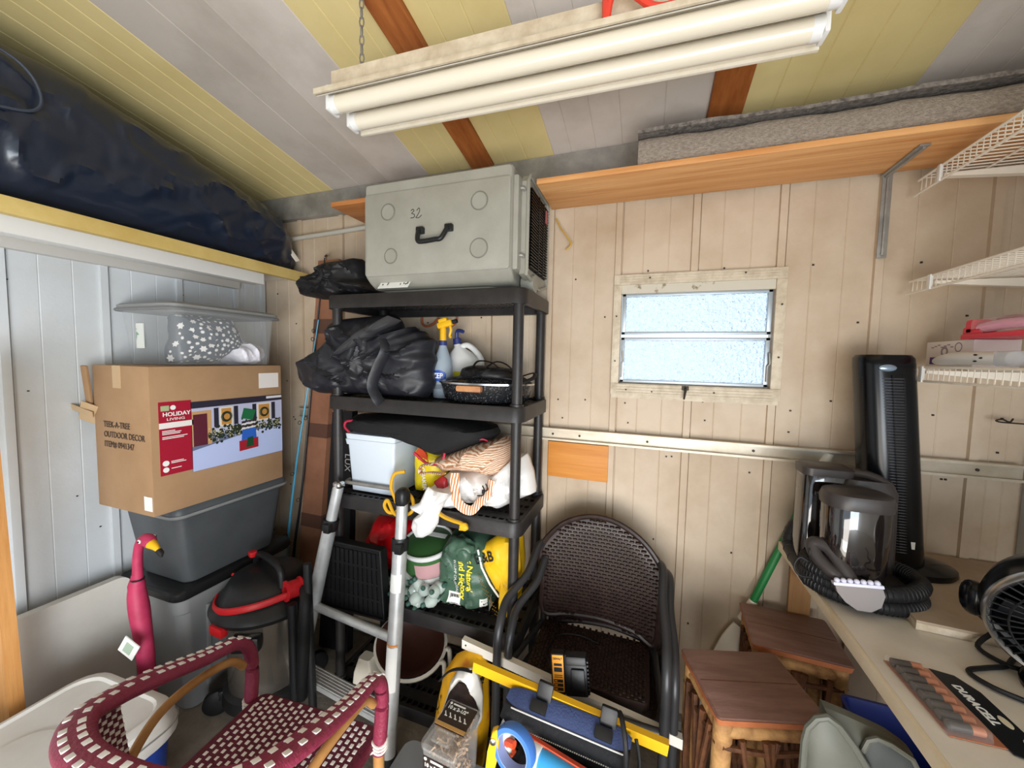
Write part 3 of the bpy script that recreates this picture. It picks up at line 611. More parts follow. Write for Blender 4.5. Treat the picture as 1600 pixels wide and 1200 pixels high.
blob_ = pillow(B(), [(-.955, 1.682), (-.93, 1.70), (-.86, 1.71), (-.845, 1.755), (-.80, 1.765), (-.70, 1.765), (-.60, 1.752), (-.555, 1.72), (-.52, 1.70), (-.56, 1.692), (-.75, 1.700), (-.9, 1.682)], 1.72, .22, 9, .035, 9, K=8, N=70)
obj('cloth', blob_, m_tarp2, ap)
bm = B()
for q in ([(-.78, 1.66, 1.75), (-.75, 1.66, 1.785), (-.69, 1.67, 1.782), (-.65, 1.68, 1.755)], [(-.70, 1.65, 1.76), (-.655, 1.66, 1.785), (-.605, 1.67, 1.77), (-.57, 1.70, 1.725)], [(-.58, 1.75, 1.71), (-.50, 1.74, 1.735), (-.487, 1.70, 1.715), (-.53, 1.66, 1.695), (-.60, 1.65, 1.70)]):
    tube(bm, crv(q, 6), .010, 6, ry=.0035)
obj('strap', bm, m_tarp2, ap)
# orange looped hook
bm = B(); tube(bm, crv([(-1.262, 1.985, 2.03), (-1.255, 1.98, 1.995), (-1.225, 1.975, 1.98), (-1.18, 1.972, 1.99), (-1.145, 1.97, 2.02), (-1.11, 1.972, 1.992), (-1.07, 1.975, 1.98), (-1.04, 1.98, 1.995), (-1.03, 1.985, 2.03)], 6), .007, 8)
tag(obj('hanging_cord', bm, mat('orange_cord', '#b5633a', .6)), 'orange brown cord looped against the wall above the yellow spray trigger', 'cord')

# ------------------------------------------------------------------ third tier
cu = thing('seat_cushion', 'thick black folded pad with red piping lying over the white bin', 'cushion', (-1.16, 1.76, 1.40))
cpt = [(x*.95, 1.8+(z-1.8)*.95) for x, z in O['cushion']]
obj('pad', pillow(B(), cpt, 1.74, .26, 6, .014, 7, K=8, flat=.35, edge=.03), mat('black_fabric', '#121214', .8, bump=.2, bs=120), cu)
m_pipe = mat('red_piping', '#c0304a', .6)
zz = crv([(-1.43, 1.60, 1.462), (-1.478, 1.605, 1.452), (-1.488, 1.605, 1.425), (-1.455, 1.60, 1.402)], 6); obj('piping', tube(B(), zz, .0065, 6), m_pipe, cu)
zz = crv([(-1.06, 1.60, 1.33), (-.985, 1.60, 1.285), (-.92, 1.60, 1.29), (-.895, 1.605, 1.325), (-.905, 1.62, 1.365)], 6); obj('piping', tube(B(), zz, .0065, 6), m_pipe, cu)
zz = crv([(-.755, 1.63, 1.415), (-.71, 1.64, 1.42), (-.695, 1.66, 1.41)], 6); obj('piping', tube(B(), zz, .004, 6), m_pipe, cu)

m_bin = mat('pale_blue_white_plastic', '#d3dde8', .45)
bn = thing('storage_bin', 'white lidded storage bin with a grey bar across its foot under the black pad', 'bin', (-1.325, 1.735, 1.088), 0)
bm = rloft(B(), [(0.0, .132, .115, .012), (.07, .135, .118, .012), (.255, .146, .13, .014), (.262, .146, .13, .014)]); obj('body', bm, m_bin, bn, local=True)
bm = rloft(B(), [(.248, .152, .136, .014), (.275, .156, .14, .014), (.278, .152, .136, .014), (.305, .155, .139, .014), (.308, .13, .115, .014)]); obj('lid', bm, m_bin, bn, local=True)
bm = B(); tube(bm, crv([(-.155, -.10, .048), (-.15, -.132, .045), (-.12, -.139, .045), (.10, -.139, .045), (.135, -.132, .045)], 4), .010, 8); obj('bar', bm, m_galv, bn, local=True)
m_yb = mat('yellow_sack', '#e6cf1c', .4, bump=.2, bs=20)
qk = thing('yellow_sack', 'yellow printed sack standing between the white bin and the patterned tote', 'bag', (-1.04, 1.72, 1.088))
obj('sack', pillow(B(), [(x, max(z, 1.09)) for x, z in O['quaker']], 1.74, .14, 2, .02, 8, K=7), m_yb, qk)
bm = prism(B(), [(-1.095, 1.315), (-1.07, 1.342), (-1.035, 1.315), (-1.018, 1.27), (-1.045, 1.245), (-1.075, 1.265)], XZ(1.672), -.006, .004); em = obj('emblem', bm, mat('emblem_red', '#d8481f', .5), qk)
bm = B(); [tube(bm, [(-1.08+.018*k, 1.664, 1.305-.014*k), (-1.07+.018*k, 1.664, 1.28-.014*k), (-1.058+.018*k, 1.664, 1.296-.014*k)], .004, 5) for k in range(3)]; obj('emblem_mark', bm, mat('emblem_yellow', '#f3c43a', .5), em)
text('QUAKER', .030, basis((-1.055, 1.655, 1.245), (.12, .02, -1), (1, 0, .12)), m_txtw, qk, bold=.0006)
rope = tube(B(), crv([(-1.09, 1.57, 1.24), (-1.14, 1.555, 1.225), (-1.155, 1.55, 1.16), (-1.13, 1.55, 1.10), (-1.115, 1.54, 1.05), (-1.15, 1.525, 1.045), (-1.175, 1.525, 1.075), (-1.16, 1.53, 1.10), (-1.12, 1.525, 1.045), (-1.07, 1.525, 1.04), (-1.02, 1.53, 1.07), (-1.03, 1.545, 1.12), (-1.08, 1.56, 1.15)], 7), .0085, 8)
tag(obj('yellow_rope', rope, mat('rope_yellow', '#e0a91d', .6)), 'yellow rope looped beside the ladder top in front of the white bin', 'rope')
m_tbag = mat('white_bin_liner', '#eceae8', .35, bump=.15, bs=25)
wb = thing('trash_bag', 'knotted white plastic bag with a yellow tie spilling over the third tier', 'bag', (-.72, 1.68, 1.088))
obj('body', pillow(B(), [(x, max(z, 1.095)) for x, z in O['white']], 1.72, .26, 12, .05, 7, K=20, N=140, ax=(1.3, 1, 1)), m_tbag, wb)
obj('neck', blob(B(), (-.885, 1.60, 1.135), (.10, .055, .05), 19, .02, 12, 4, 2.4), m_tbag, wb)
obj('tail', pillow(B(), O['tail'], 1.50, .05, 17, .022, 9, K=7, N=64), m_tbag, wb)
bm = tube(B(), crv([(-.90, 1.525, 1.10), (-.84, 1.50, 1.085), (-.79, 1.495, 1.075), (-.745, 1.50, 1.065), (-.72, 1.505, 1.045), (-.755, 1.50, 1.04)], 6), .013, 8, ry=.006); blob(bm, (-.735, 1.50, 1.052), (.02, .013, .016), 3, .01, 30, 3); obj('tie', bm, mat('tie_yellow', '#e8b323', .45), wb)
obj('red_edge', pillow(B(), [(-.945, 1.20), (-.90, 1.235), (-.875, 1.22), (-.865, 1.14), (-.885, 1.10), (-.915, 1.16)], 1.60, .03, 3, .006, 10, K=4, N=30), mat('dark_red_plastic', '#a31f26', .4), wb)
m_pat = pattern('wave_print', ('#e6cfba', '#b5835f'), 'ring', 30, .8, 4.0, (1, .5, 1.3))
m_pat2 = pattern('stripe_print', ('#f1e4d6', '#c77f45'), 'wave', 26, .8, 2.0)
pt = thing('tote_bag', 'cloth tote with orange wavy print and hanging handles over the white plastic bag', 'bag', (-.76, 1.72, 1.25))
obj('body', pillow(B(), O['patt'], 1.72, .30, 8, .03, 7, K=9), m_pat, pt)
for q in ([(-.93, 1.56, 1.30), (-.985, 1.55, 1.285), (-.985, 1.55, 1.25), (-.93, 1.545, 1.262), (-.86, 1.54, 1.265)], [(-.81, 1.555, 1.27), (-.80, 1.535, 1.22), (-.785, 1.525, 1.16), (-.755, 1.53, 1.125), (-.71, 1.53, 1.12), (-.675, 1.535, 1.16), (-.64, 1.54, 1.20), (-.63, 1.555, 1.26)]):
    obj('handle', tube(B(), crv(q, 6), .021, 8, ry=.005), m_pat2, pt)
bm = tube(B(), crv([(-.665, 1.54, 1.235), (-.65, 1.53, 1.215), (-.66, 1.53, 1.195), (-.685, 1.53, 1.19)], 5), .003, 6); tube(bm, crv([(-.65, 1.53, 1.215), (-.635, 1.53, 1.225), (-.645, 1.53, 1.25)], 4), .003, 6); box(bm, (-.655, 1.527, 1.213), (.012, .01, .018), .003)
obj('tie_cord', bm, m_txtb, pt)

# ------------------------------------------------------------------ fourth tier
t = thing('red_bag', 'shiny red fabric bundle behind the black crate on the fourth tier', 'bag', (-1.28, 1.8, .572))
obj('bundle', pillow(B(), [(x, max(.574, z-.06 if z < .7 else z)) for x, z in O['red']], 1.80, .22, 21, .04, 8), mat('red_satin', '#d3141c', .35, bump=.1, bs=30), t)
m_crate = mat('crate_black', '#131315', .5)
cr = thing('vent_crate', 'black ribbed plastic crate wedged upright between the ladder and the shelving', 'crate', (-1.33, 1.52, .49))
q = O['panel']; Mx = basis((-1.543, 1.505, .50), (.387, 0, .01), (.03, .0, .345))
obj('panel', prism(B(), [(0, 0), (.385, 0), (.37, .345), (.045, .35)], Mx, -.045, 0), m_crate, cr, smooth=False)
bm = B()
for i in range(12):
    u = .03+i*.0295; v = []
    for w, d in ((u-.009, .0), (u+.009, .0)): v.append(w)
    prism(bm, [(v[0]+.012, .02), (v[1]+.012, .02), (v[1]*.93+.02+.012, .325), (v[0]*.93+.02+.012, .325)], Mx, 0, .008)
obj('rib', bm, m_crate, cr, kind='stuff', smooth=False)
bm = B()
for v in (.09, .17, .25): prism(bm, [(.02, v-.006), (.378, v-.006), (.378, v+.006), (.02, v+.006)], Mx, 0, .0075)
obj('cross_rib', bm, m_crate, cr, kind='stuff', smooth=False)
obj('rim', tube(B(), [Mx @ Vector((a, b, .002)) for a, b in ((0, 0), (.385, 0), (.37, .345), (.045, .35))], .009, 8, loop=True), m_crate, cr)
tn = thing('round_tin', 'round white rimmed tin with green and pink sides on the fourth tier', 'tin', (-1.035, 1.735, .685))
bm = lathe(B(), [(0, 0), (.125, 0), (.135, .012), (.138, .03), (.13, .036), (.13, .15), (.134, .154), (.134, .168), (.127, .17), (.122, .15), (.122, .02), (0, .02)], 40)
obj('body', bm, m_white, tn, local=True)
obj('green_band', lathe(B(), [(.1325, .042), (.1322, .144)], 40), mat('leaf_green', '#3f6b39', .5), tn, local=True)
A = [(math.sin(a)*.1335, -math.cos(a)*.1335) for a in (math.radians(-2+60*k/10) for k in range(11))]
pk = obj('pink_label', loft(B(), [[(x, y, z) for x, y in A] for z in (.045, .125)], False, False, closed=False), mat('pink_paper', '#c79a9c', .7), tn, local=True)
obj('lid', lathe(B(), [(0, .160), (.120, .160), (.126, .156), (.1255, .150), (0, .150)], 36), mat('leaf_green', '#3f6b39', .5), tn, local=True); obj('lid_print', box(B(), (.02, .06, .1605), (.11, .03, .002)), m_txtw, tn, local=True)
rotT = R3(math.radians(14), 0, 0); tn.rotation_euler = (math.radians(14), 0, 0)
# string of glass bulbs
sl = thing('string_lights', 'tangled string of clear green glass bulbs under the round tin', 'lights', (-1.04, 1.68, .575))
m_bulb = mat('bulb_glass', '#dfece4', .1, alpha=.55); m_bulbg = mat('socket_green', '#3a5c52', .5)
bprof = [(0, 0), (.016, .002), (.028, .018), (.031, .034), (.022, .056), (.012, .066), (0, .066)]
bme = finish(lathe(B(), bprof, 14)); bme.name = 'bulb'; bme.materials.append(m_bulb)
sme = finish(lathe(B(), [(0, .064), (.011, .064), (.012, .08), (.008, .086), (0, .086)], 10)); sme.materials.append(m_bulbg)
random.seed(11); bp = []
for k in range(26):
    x = random.uniform(-.125, .125); z = random.uniform(.02, .095); y = random.uniform(-.09, -.01)
    b_ = share('bulb', bme, sl, (x, y, z), (random.uniform(.6, 2.4), random.uniform(-.6, .6), random.uniform(-1.2, 1.2))); share('bulb_socket', sme, b_); bp.append((x, y-.01, z))
obj('wire', tube(B(), crv(bp, 4), .0035, 6), m_bulbg, sl, local=True)
obj('wire', tube(B(), crv([(-.10, -.1, .04), (-.09, -.155, .02), (-.095, -.16, -.1), (-.11, -.158, -.2), (-.10, -.158, -.30), (-.12, -.16, -.36)], 6), .0035, 6), m_bulbg, sl, local=True)
# charcoal
m_gbag = mat('green_sack', '#4c6a57', .4, 0, '#3c5646', 7, bump=.3, bs=18)
gb = thing('charcoal_bag', 'dark green charcoal bag with yellow lettering standing on the fourth tier', 'bag', (-.78, 1.69, .572))
gpts = [(min(x, -.655-.0*z), z if z > .575 else .575-(.575-z)*.05) for x, z in [(a, b if b > .6 else b+.06) for a, b in O['green']]]
gb_o = obj('sack', pillow(B(), gpts, 1.72, .22, 31, .035, 7, K=12, N=90, flat=.3, ax=(1, 1, 1.4)), m_gbag, gb)
def on_front(o, x, z, fallback):
    d = bpy.context.evaluated_depsgraph_get(); ok, loc, nrm, i = o.ray_cast(W[o.name].inverted() @ Vector((x, 0, z)), Vector((0, 1, 0)))
    return (W[o.name] @ loc).y if ok else fallback
def skin_text(s, size, x, z, right, up, m, host, parent, **k):
    """flat print laid onto the front of a puffy bag"""
    M = basis((0, 0, 0), right, up); t_ = text(s, size, M, m, None, **k); me = t_.data
    for v in me.vertices:
        X, Z = v.co.x+x, v.co.z+z; v.co = Vector((X, on_front(host, X, Z, host_y)-.006+v.co.y*.3, Z))
    me.transform(W[parent.name].inverted()); t_.parent = parent; W[t_.name] = W[parent.name]; return t_
bpy.context.view_layer.update(); host_y = 1.62
m_gy = mat('print_yellow', '#f2e03a', .5)
skin_text('c Natural', .040, -.765, .843, (.03, 0, -1), (1, 0, .03), m_gy, gb_o, gb, bold=.0012)
skin_text('and Hickory', .040, -.806, .842, (.03, 0, -1), (1, 0, .03), m_gy, gb_o, gb, bold=.0012)
skin_text('IN LUMP CHARCOAL', .018, -.832, .835, (.03, 0, -1), (1, 0, .03), m_txtw, gb_o, gb)
def patch(u, v, m, name, host, parent, dy=.0025):
    bm = B(); n = 6; g = [[Vector((u[0]+(u[1]-u[0])*i/n, 0, v[0]+(v[1]-v[0])*j/n)) for i in range(n+1)] for j in range(n+1)]
    V = [[bm.verts.new((p.x, on_front(host, p.x, p.z, host_y)-dy, p.z)) for p in r] for r in g]
    for j in range(n):
        for i in range(n): bm.faces.new((V[j][i], V[j][i+1], V[j+1][i+1], V[j+1][i]))
    return obj(name, bm, m, parent)
for a, b in (((-.865, -.80), (.60, .665)), ((-.70, -.655), (.605, .66))):
    p_ = patch(a, b, m_txtw, 'barcode_label', gb_o, gb)
    bm = B(); w = a[1]-a[0]
    for k in range(11):
        x = a[0]+w*(.16+.68*k/10); V = [bm.verts.new((X, on_front(gb_o, X, Z, 1.6)-.0035, Z)) for X, Z in ((x-.0012, b[0]+.012), (x+.0014*(1+k % 3*.5), b[0]+.012), (x+.0014*(1+k % 3*.5), b[1]-.01), (x-.0012, b[1]-.01))]; bm.faces.new(V)
    obj('bars', bm, m_txtb, p_, kind='stuff')
bm = B(); blob(bm, (-.805, 1.625, .885), (.075, .055, .05), 33, .03, 16, 4, 2.4); blob(bm, (-.775, 1.59, .875), (.035, .03, .04), 35, .015, 22, 3, 2.4); obj('rolled_top', bm, m_gbag, gb)
YEL = [(-.709, .905), (-.635, .965), (-.531, .99), (-.50, .75), (-.52, .58), (-.60, .578), (-.60, .70), (-.647, .753), (-.688, .823)]
yb2 = thing('yellow_bag', 'yellow bag with black markings leaning on the green charcoal bag by the shelf post', 'bag', (-.66, 1.66, .572))
y2o = obj('sack', pillow(B(), YEL, 1.645, .10, 41, .016, 9, flat=.5), mat('yellow_paper', '#e8b81c', .45, bump=.2, bs=20), yb2)
obj('white_edge', tube(B(), [(x, 1.60, z) for x, z in YEL[6:]]+[(YEL[0][0], 1.60, YEL[0][1])], .005, 6), m_txtw, yb2)
host_y = 1.6; bpy.context.view_layer.update()
skin_text('B&B', .060, -.715, .835, (1, 0, .45), (-.45, 0, 1), m_txtb, y2o, yb2, bold=.001)
bm = B()
for i in range(9):
    for j in range(4):
        x, z = -.705+.013*i+.004*j, .80-.022*i-.018*j; box(bm, (x, on_front(y2o, x, z, 1.6)-.002, z), (.005, .002, .005))
obj('dots', bm, mat('print_dark_gold', '#7a5a14', .6), yb2, kind='stuff')
yb3 = thing('yellow_bag', 'tall yellow bag standing behind the shelf post at the back of the fourth tier', 'bag', (-.60, 1.86, .572))
obj('sack', pillow(B(), [(-.70, .58), (-.71, .85), (-.66, .90), (-.575, .90), (-.56, .75), (-.57, .58)], 1.87, .14, 43, .016, 8), mat('yellow_paper', '#e8b81c', .45, bump=.2, bs=20), yb3)
# ------------------------------------------------------------------ fifth tier
tub = thing('plastic_stool_seat', 'white moulded plastic frame with a round brown bowl on the lowest tier', 'seat', (-1.16, 1.715, .20))
Mt = Matrix.Translation((-1.15, 1.715, .235)) @ R3(math.radians(28), math.radians(6), 0)
m_brn = mat('brown_plastic', '#3f221a', .4); m_cr = mat('cream_plastic', '#e8e1d2', .45)
obj('bowl', lathe(B(), [(0, -.055), (.10, -.045), (.16, -.005), (.185, .018), (.19, .024), (.178, .022), (.15, .0), (.09, -.03), (0, -.036)], 40, Mt, 1, .85), m_brn, tub)
obj('frame_ring', lathe(B(), [(.186, -.012), (.202, -.01), (.206, .008), (.19, .012)], 40, Mt, 1, .86), m_cr, tub)
for a, l in ((-8, .14), (14, .12)):
    a = math.radians(a); p0 = Mt @ Vector((.2*math.cos(a), .17*math.sin(a), 0)); obj('leg', tube(B(), crv([p0, p0+Vector((.025, -.01, .012)), p0+Vector((.03, -.012, -.04)), p0+Vector((.03, -.012, -l))], 4), .012, 8), m_cr, tub)
lg = B(); rloft(lg, [(.064, .062, .045, .012), (.12, .058, .042, .012), (.20, .035, .03, .012)], (-1.345, 1.60, 0)); obj('leg', lg, m_cr, tub)
lg = B(); rloft(lg, [(.064, .03, .03, .012), (.23, .02, .02, .01)], (-1.15, 1.86, 0)); obj('leg', lg, m_cr, tub)
sb = thing('soil_bag', 'open yellow potting soil bag with white and green lining on the floor by the chairs', 'bag', (-.68, 1.38, 0))
m_soilb = mat('soil_bag_yellow', '#e0a518', .4, 0, '#d8641f', 4, bump=.2, bs=20, contrast=(.55, .62))
spts = [(a, b) for a, b in O['soil'][:-3]]+[(-.58, .10), (-.60, .004), (-.78, .004), (-.80, .10)]
so = obj('sack', pillow(B(), spts, 1.415, .16, 51, .02, 7, K=9), m_soilb, sb)
obj('lining', pillow(B(), O['soilcollar'], 1.325, .06, 52, .018, 9, K=8, flat=.3), mat('white_lining', '#e9e6df', .45, 0, '#4fae6f', 3.2, bump=.1, contrast=(.56, .60)), sb)
obj('soil', pillow(B(), [(x*1.05+.03, z*1.05-.02) for x, z in O['soilopen']], 1.286, .02, 53, .008, 30, K=6), mat('soil', '#2a1a12', .95, 0, '#1a100b', 40, bump=.6, bs=80), sb)
bm = tube(B(), crv([(-.75, 1.33, .47), (-.70, 1.315, .535), (-.65, 1.315, .56), (-.60, 1.32, .56)], 5), .012, 8, ry=.004); obj('dark_print', bm, m_txtb, sb)
host_y = 1.36; bpy.context.view_layer.update(); skin_text('MIX', .05, -.66, .50, (1, 0, -.35), (.35, 0, 1), m_txtb, so, sb, bold=.001); skin_text('SOIL', .045, -.765, .30, (.15, 0, 1), (-1, 0, .15), m_txtb, so, sb)
# black long box and plank behind the shelving
lx = thing('black_box', 'tall flat black box with pale lettering leaning behind the white bin', 'box', (-1.7, 1.78, 0))
obj('carton', prism(B(), [(-1.715, 1.47), (-1.572, 1.48), (-1.62, .02), (-1.84, .004)], XZ(1.80), 0, .045), m_blk, lx, smooth=False)
text('LUX', .055, basis((-1.622, 1.7525, 1.235), (-.03, 0, -1), (1, 0, -.03)), mat('grey_print', '#b8b8b8', .6), lx)
pk_ = thing('wrapped_plank', 'long reddish brown cardboard carton with dark tape bands leaning in the corner', 'carton', (-2.0, 1.95, 0))
m_ply = mat('brown_cardboard', '#9a6a50', .75, 0, '#865a42', 6); m_band = mat('brown_tape', '#5f4236', .5)
def plk(x0, z0, x1, z1, y0, y1, w=.165):
    return loft(B(), [[(x-w/2, y0, z), (x+w/2, y0, z), (x+w/2, y1, z), (x-w/2, y1, z)] for x, z in ((x0, z0), (x1, z1))])
px_ = lambda z: -1.89-(2.39-z)*.100
obj('carton', plk(px_(.003), .003, px_(2.39), 2.39, 1.915, 1.978), m_ply, pk_, smooth=False)
for z in (1.98, 1.31, .70, .2): obj('tape_band', plk(px_(z-.045), z-.045, px_(z+.045), z+.045, 1.912, 1.979, .169), m_band, pk_, smooth=False)
bm = tube(B(), [(px_(2.385)-.05, 1.94, 2.385), (px_(2.42)-.055, 1.94, 2.42), (px_(2.43)-.03, 1.935, 2.43)], .008, 6); obj('hook', bm, m_steel, pk_)
# fishing rods
for i, (pts, c, l) in enumerate((((( -2.25, 1.86, .02), (-2.225, 1.865, .45), (-2.127, 1.87, 1.1), (-2.03, 1.88, 1.6), (-1.95, 1.89, 2.02)), '#4fa3c4', 'fishing rod with pale blue butt section leaning in the corner beside the brown carton'),
                             (((-2.21, 1.89, .02), (-2.195, 1.892, .43), (-2.11, 1.895, .93), (-1.99, 1.898, 1.86), (-1.905, 1.90, 2.40)), '#1c1d22', 'thin black fishing rod leaning against the brown carton'))):
    fr = thing('fishing_rod', l, 'fishing rod', pts[0], 0); P_ = crv(pts, 8); n = len(P_)
    obj('blank', tube(B(), P_, [.011-.008*k/n for k in range(n)], 8), mat('rod_%s' % c[1:], c, .35), fr)
    obj('handle', tube(B(), P_[:7], .016, 10), m_blk, fr)
    for k in (10, 15, 20, 25, 29):
        p = P_[min(k, n-2)]; bm = tube(B(), [p+Vector((math.cos(a)*.001, -.022+math.cos(a)*.011, math.sin(a)*.011)) for a in (2*PI*j/12 for j in range(12))], .002, 5, loop=True); tube(bm, [p, p+Vector((0, -.012, 0))], .002, 5); obj('line_guide', bm, m_screw, fr)
# ------------------------------------------------------------------ left stack: totes, carton, clear tote
m_gt = mat('grey_tote', '#55595c', .45, 0, '#4b4f52', 5); m_gtl = mat('grey_tote_light', '#8d8f90', .45)
bt = thing('storage_tote', 'grey storage tote with a black lid standing on the floor under the stacked tote', 'tote', (-2.29, 1.45, 0))
bm = rloft(B(), [(.003, .20, .26, .05), (.02, .205, .265, .05), (.52, .220, .295, .05), (.53, .228, .305, .05), (.61, .23, .31, .05)]); obj('body', bm, m_gtl, bt, local=True)
for y in (-.17, -.01, .15): obj('body_rib', box(B(), (.214, y, .30), (.02, .02, .44), .006, R3(0, math.radians(2.5), 0)), m_gtl, bt, local=True)
obj('lid', rloft(B(), [(.60, .234, .315, .05), (.612, .238, .325, .05), (.64, .238, .325, .05), (.650, .23, .315, .05)]), m_dark, bt, local=True)
gt = thing('storage_tote', 'large dark grey tote stacked between the black lidded tote and the cardboard carton', 'tote', (-2.285, 1.445, .652))
bm = rloft(B(), [(.0, .185, .235, .05), (.03, .19, .245, .05), (.34, .215, .285, .05), (.352, .225, .30, .05)]); obj('body', bm, m_gt, gt, local=True)
obj('rim', rloft(B(), [(.345, .222, .292, .05), (.350, .230, .305, .05), (.385, .231, .306, .05), (.405, .222, .295, .05)]), m_gt, gt, local=True)
obj('rim_lip', tube(B(), [(x, y, .362) for x, y in rrect(.232, .307, .05)], .008, 6, loop=True), m_gtl, gt, local=True)
m_card = mat('cardboard', '#ae8c69', .8, 0, '#a07e5c', 3, bump=.05, bs=60)
cb = thing('cardboard_box', 'brown cardboard carton with a printed house scene label on top of the grey totes', 'box', (-2.25, 1.38, 1.06))
bx = (-2.46, -2.045, 1.055, 1.70, 1.060, 1.733)
obj('carton', b2(B(), *bx, .004), m_card, cb)
fx = bx[1]+.0008
def quad_x(x, y0, y1, z0, z1): return b2(B(), x-.0006, x+.0008, y0, y1, z0, z1)
lbx = obj('scene_label', quad_x(fx, 1.215, 1.697, 1.222, 1.562), mat('label_sky', '#6b7390', .5), cb)
red = obj('red_panel', quad_x(fx, 1.086, 1.217, 1.237, 1.573), mat('label_red', '#a3142f', .5), cb)
def LQ(n, y0, y1, z0, z1, col, par=lbx, d=.0016, name=None):
    return obj(n, quad_x(fx+d, y0, y1, z0, z1), mat('ink_'+(name or col[1:]), col, .5), par)
def LP(n, pts, col, par=lbx, d=.0022):
    return obj(n, prism(B(), pts, Matrix(((0, 0, 1, fx), (1, 0, 0, 0), (0, 1, 0, 0), (0, 0, 0, 1))), d-.0006, d+.0004), mat('ink_'+col[1:], col, .5), par)
LQ('house_wall', 1.217, 1.697, 1.385, 1.53, '#b9bcd6'); LQ('roof', 1.217, 1.697, 1.53, 1.562, '#2d2a38')
LP('snow', [(1.217, 1.224), (1.697, 1.224), (1.697, 1.385), (1.50, 1.372), (1.217, 1.325)], '#b9c6ee', d=.002)
LQ('door', 1.222, 1.285, 1.345, 1.50, '#5a2030', d=.0024); LQ('door_surround', 1.217, 1.305, 1.345, 1.515, '#c49a6a', d=.002)
for a, b in ((1.345, 1.41), (1.545, 1.625)): LQ('print_window', a, b, 1.425, 1.522, '#e0d6c2', d=.0024); LQ('print_glow', a+.008, b-.008, 1.432, 1.515, '#c08a45', d=.003); obj('wreath', tube(B(), [(fx+.004, (a+b)/2+.022*math.cos(t), 1.472+.022*math.sin(t)) for t in (2*PI*j/14 for j in range(14))], .006, 5, loop=True), mat('ink_hedge', '#26301f', .6), lbx); LQ('shutter', a-.028, a-.006, 1.425, 1.522, '#2a2833', d=.0024); LQ('shutter', b+.006, b+.028, 1.425, 1.522, '#2a2833', d=.0024)
random.seed(5); bm = B()
for k in range(230):
    y = random.uniform(1.29, 1.69); z = random.gauss(1.392+.012*(y-1.3), .017); r = random.uniform(.004, .009); prism(bm, [(y+r*math.cos(a), z+r*math.sin(a)) for a in (k*PI/3 for k in range(6))], Matrix(((0, 0, 1, fx), (1, 0, 0, 0), (0, 1, 0, 0), (0, 0, 0, 1))), .002, .0032+random.random()*.0005)
obj('hedge', bm, mat('ink_hedge', '#26301f', .6), lbx, kind='stuff'); bm = B()
for k in range(130):
    y = random.uniform(1.29, 1.69); z = random.gauss(1.392+.012*(y-1.3), .016); b2(bm, fx+.003, fx+.0042, y-.0018, y+.0018, z-.0018, z+.0018)
obj('hedge_lights', bm, mat('ink_warm', '#e8dcae', .6), lbx, kind='stuff')
LP('gift_red', [(1.44, 1.275), (1.545, 1.28), (1.545, 1.335), (1.44, 1.33)], '#a3202c', d=.0045); LP('gift_blue', [(1.452, 1.33), (1.535, 1.335), (1.53, 1.392), (1.458, 1.388)], '#2f63c0', d=.0047)
for k in range(4): LP('gift_stripe', [(1.455, 1.390+.012*k), (1.53, 1.394+.012*k), (1.53, 1.402+.012*k), (1.455, 1.398+.012*k)], '#e9e4e2' if k % 2 == 0 else '#3a2a2c', d=.0046)
LP('gift_green', [(1.452, 1.452), (1.515, 1.435), (1.535, 1.488), (1.468, 1.505)], '#1f6a41', d=.0048); LP('gift_bow', [(1.475, 1.29), (1.52, 1.292), (1.515, 1.345), (1.485, 1.34)], '#1c4a2c', d=.0052)
Yb = lambda y, z: basis((fx+.0022, y, z), (0, 1, 0), (0, 0, 1))
LQ('white_banner', 1.086, 1.228, 1.452, 1.478, '#ece7e2', red, .002); LQ('green_badge', 1.094, 1.126, 1.532, 1.556, '#a9b48a', red, .002)
text('HOLIDAY', .026, Yb(1.1, 1.507), m_txtw, red, bold=.0005); text('LIVING', .017, Yb(1.115, 1.487), m_txtw, red, sx=1.4)
bm = B()
for y, z, r in ((1.142, 1.545, .011), (1.107, 1.292, .013), (1.107, 1.262, .012)): prism(bm, [(y+r*math.cos(a), z+r*math.sin(a)) for a in (k*PI/8 for k in range(16))], Matrix(((0, 0, 1, fx), (1, 0, 0, 0), (0, 1, 0, 0), (0, 0, 0, 1))), .001, .0022)
for z, w in ((1.440, .05), (1.433, .075), (1.426, .07), (1.412, .10), (1.405, .085), (1.297, .05), (1.29, .06), (1.265, .04)): b2(bm, fx, fx+.0022, 1.128 if z < 1.3 else 1.097, (1.128 if z < 1.3 else 1.097)+w, z-.0017, z+.0017)
obj('small_print', bm, m_txtw, red, kind='stuff')
st = obj('sticker', quad_x(fx, 1.56, 1.68, 1.606, 1.69), mat('sticker_white', '#e6e0dc', .6), cb)
LQ('caption', 1.60, 1.695, 1.545, 1.558, '#d8d8e0', d=.0026)
m_ink = mat('carton_ink', '#4b3b33', .8)
for s, z in (('TEEK-A-TREE', 1.445), ('OUTDOOR DECOR', 1.398), ('ITEM# 0941347', 1.352)): text(s, .040, basis((-2.385, 1.0525, z), (1, 0, 0), (0, 0, 1)), m_ink, cb, sx=.86)
mt_ = mat('brown_tape_light', '#c3a681', .4)
obj('packing_tape', b2(B(), -2.30, -2.24, 1.052, 1.0545, 1.63, 1.733), mt_, cb); obj('loose_tape', box(B(), (-2.47, 1.05, 1.5), (.10, .004, .10), 0, R3(.3, .4, .5)), mt_, cb)
obj('torn_flap', box(B(), (-2.478, 1.045, 1.60), (.03, .012, .26), .003, R3(.15, .1, .2)), m_card, cb); obj('loose_tape', box(B(), (-2.50, 1.03, 1.515), (.11, .003, .03), .0, R3(.3, .35, .3)), mt_, cb)
qr = obj('blank_sticker', b2(B(), -2.105, -2.05, 1.0525, 1.0545, 1.085, 1.15), m_txtw, cb)
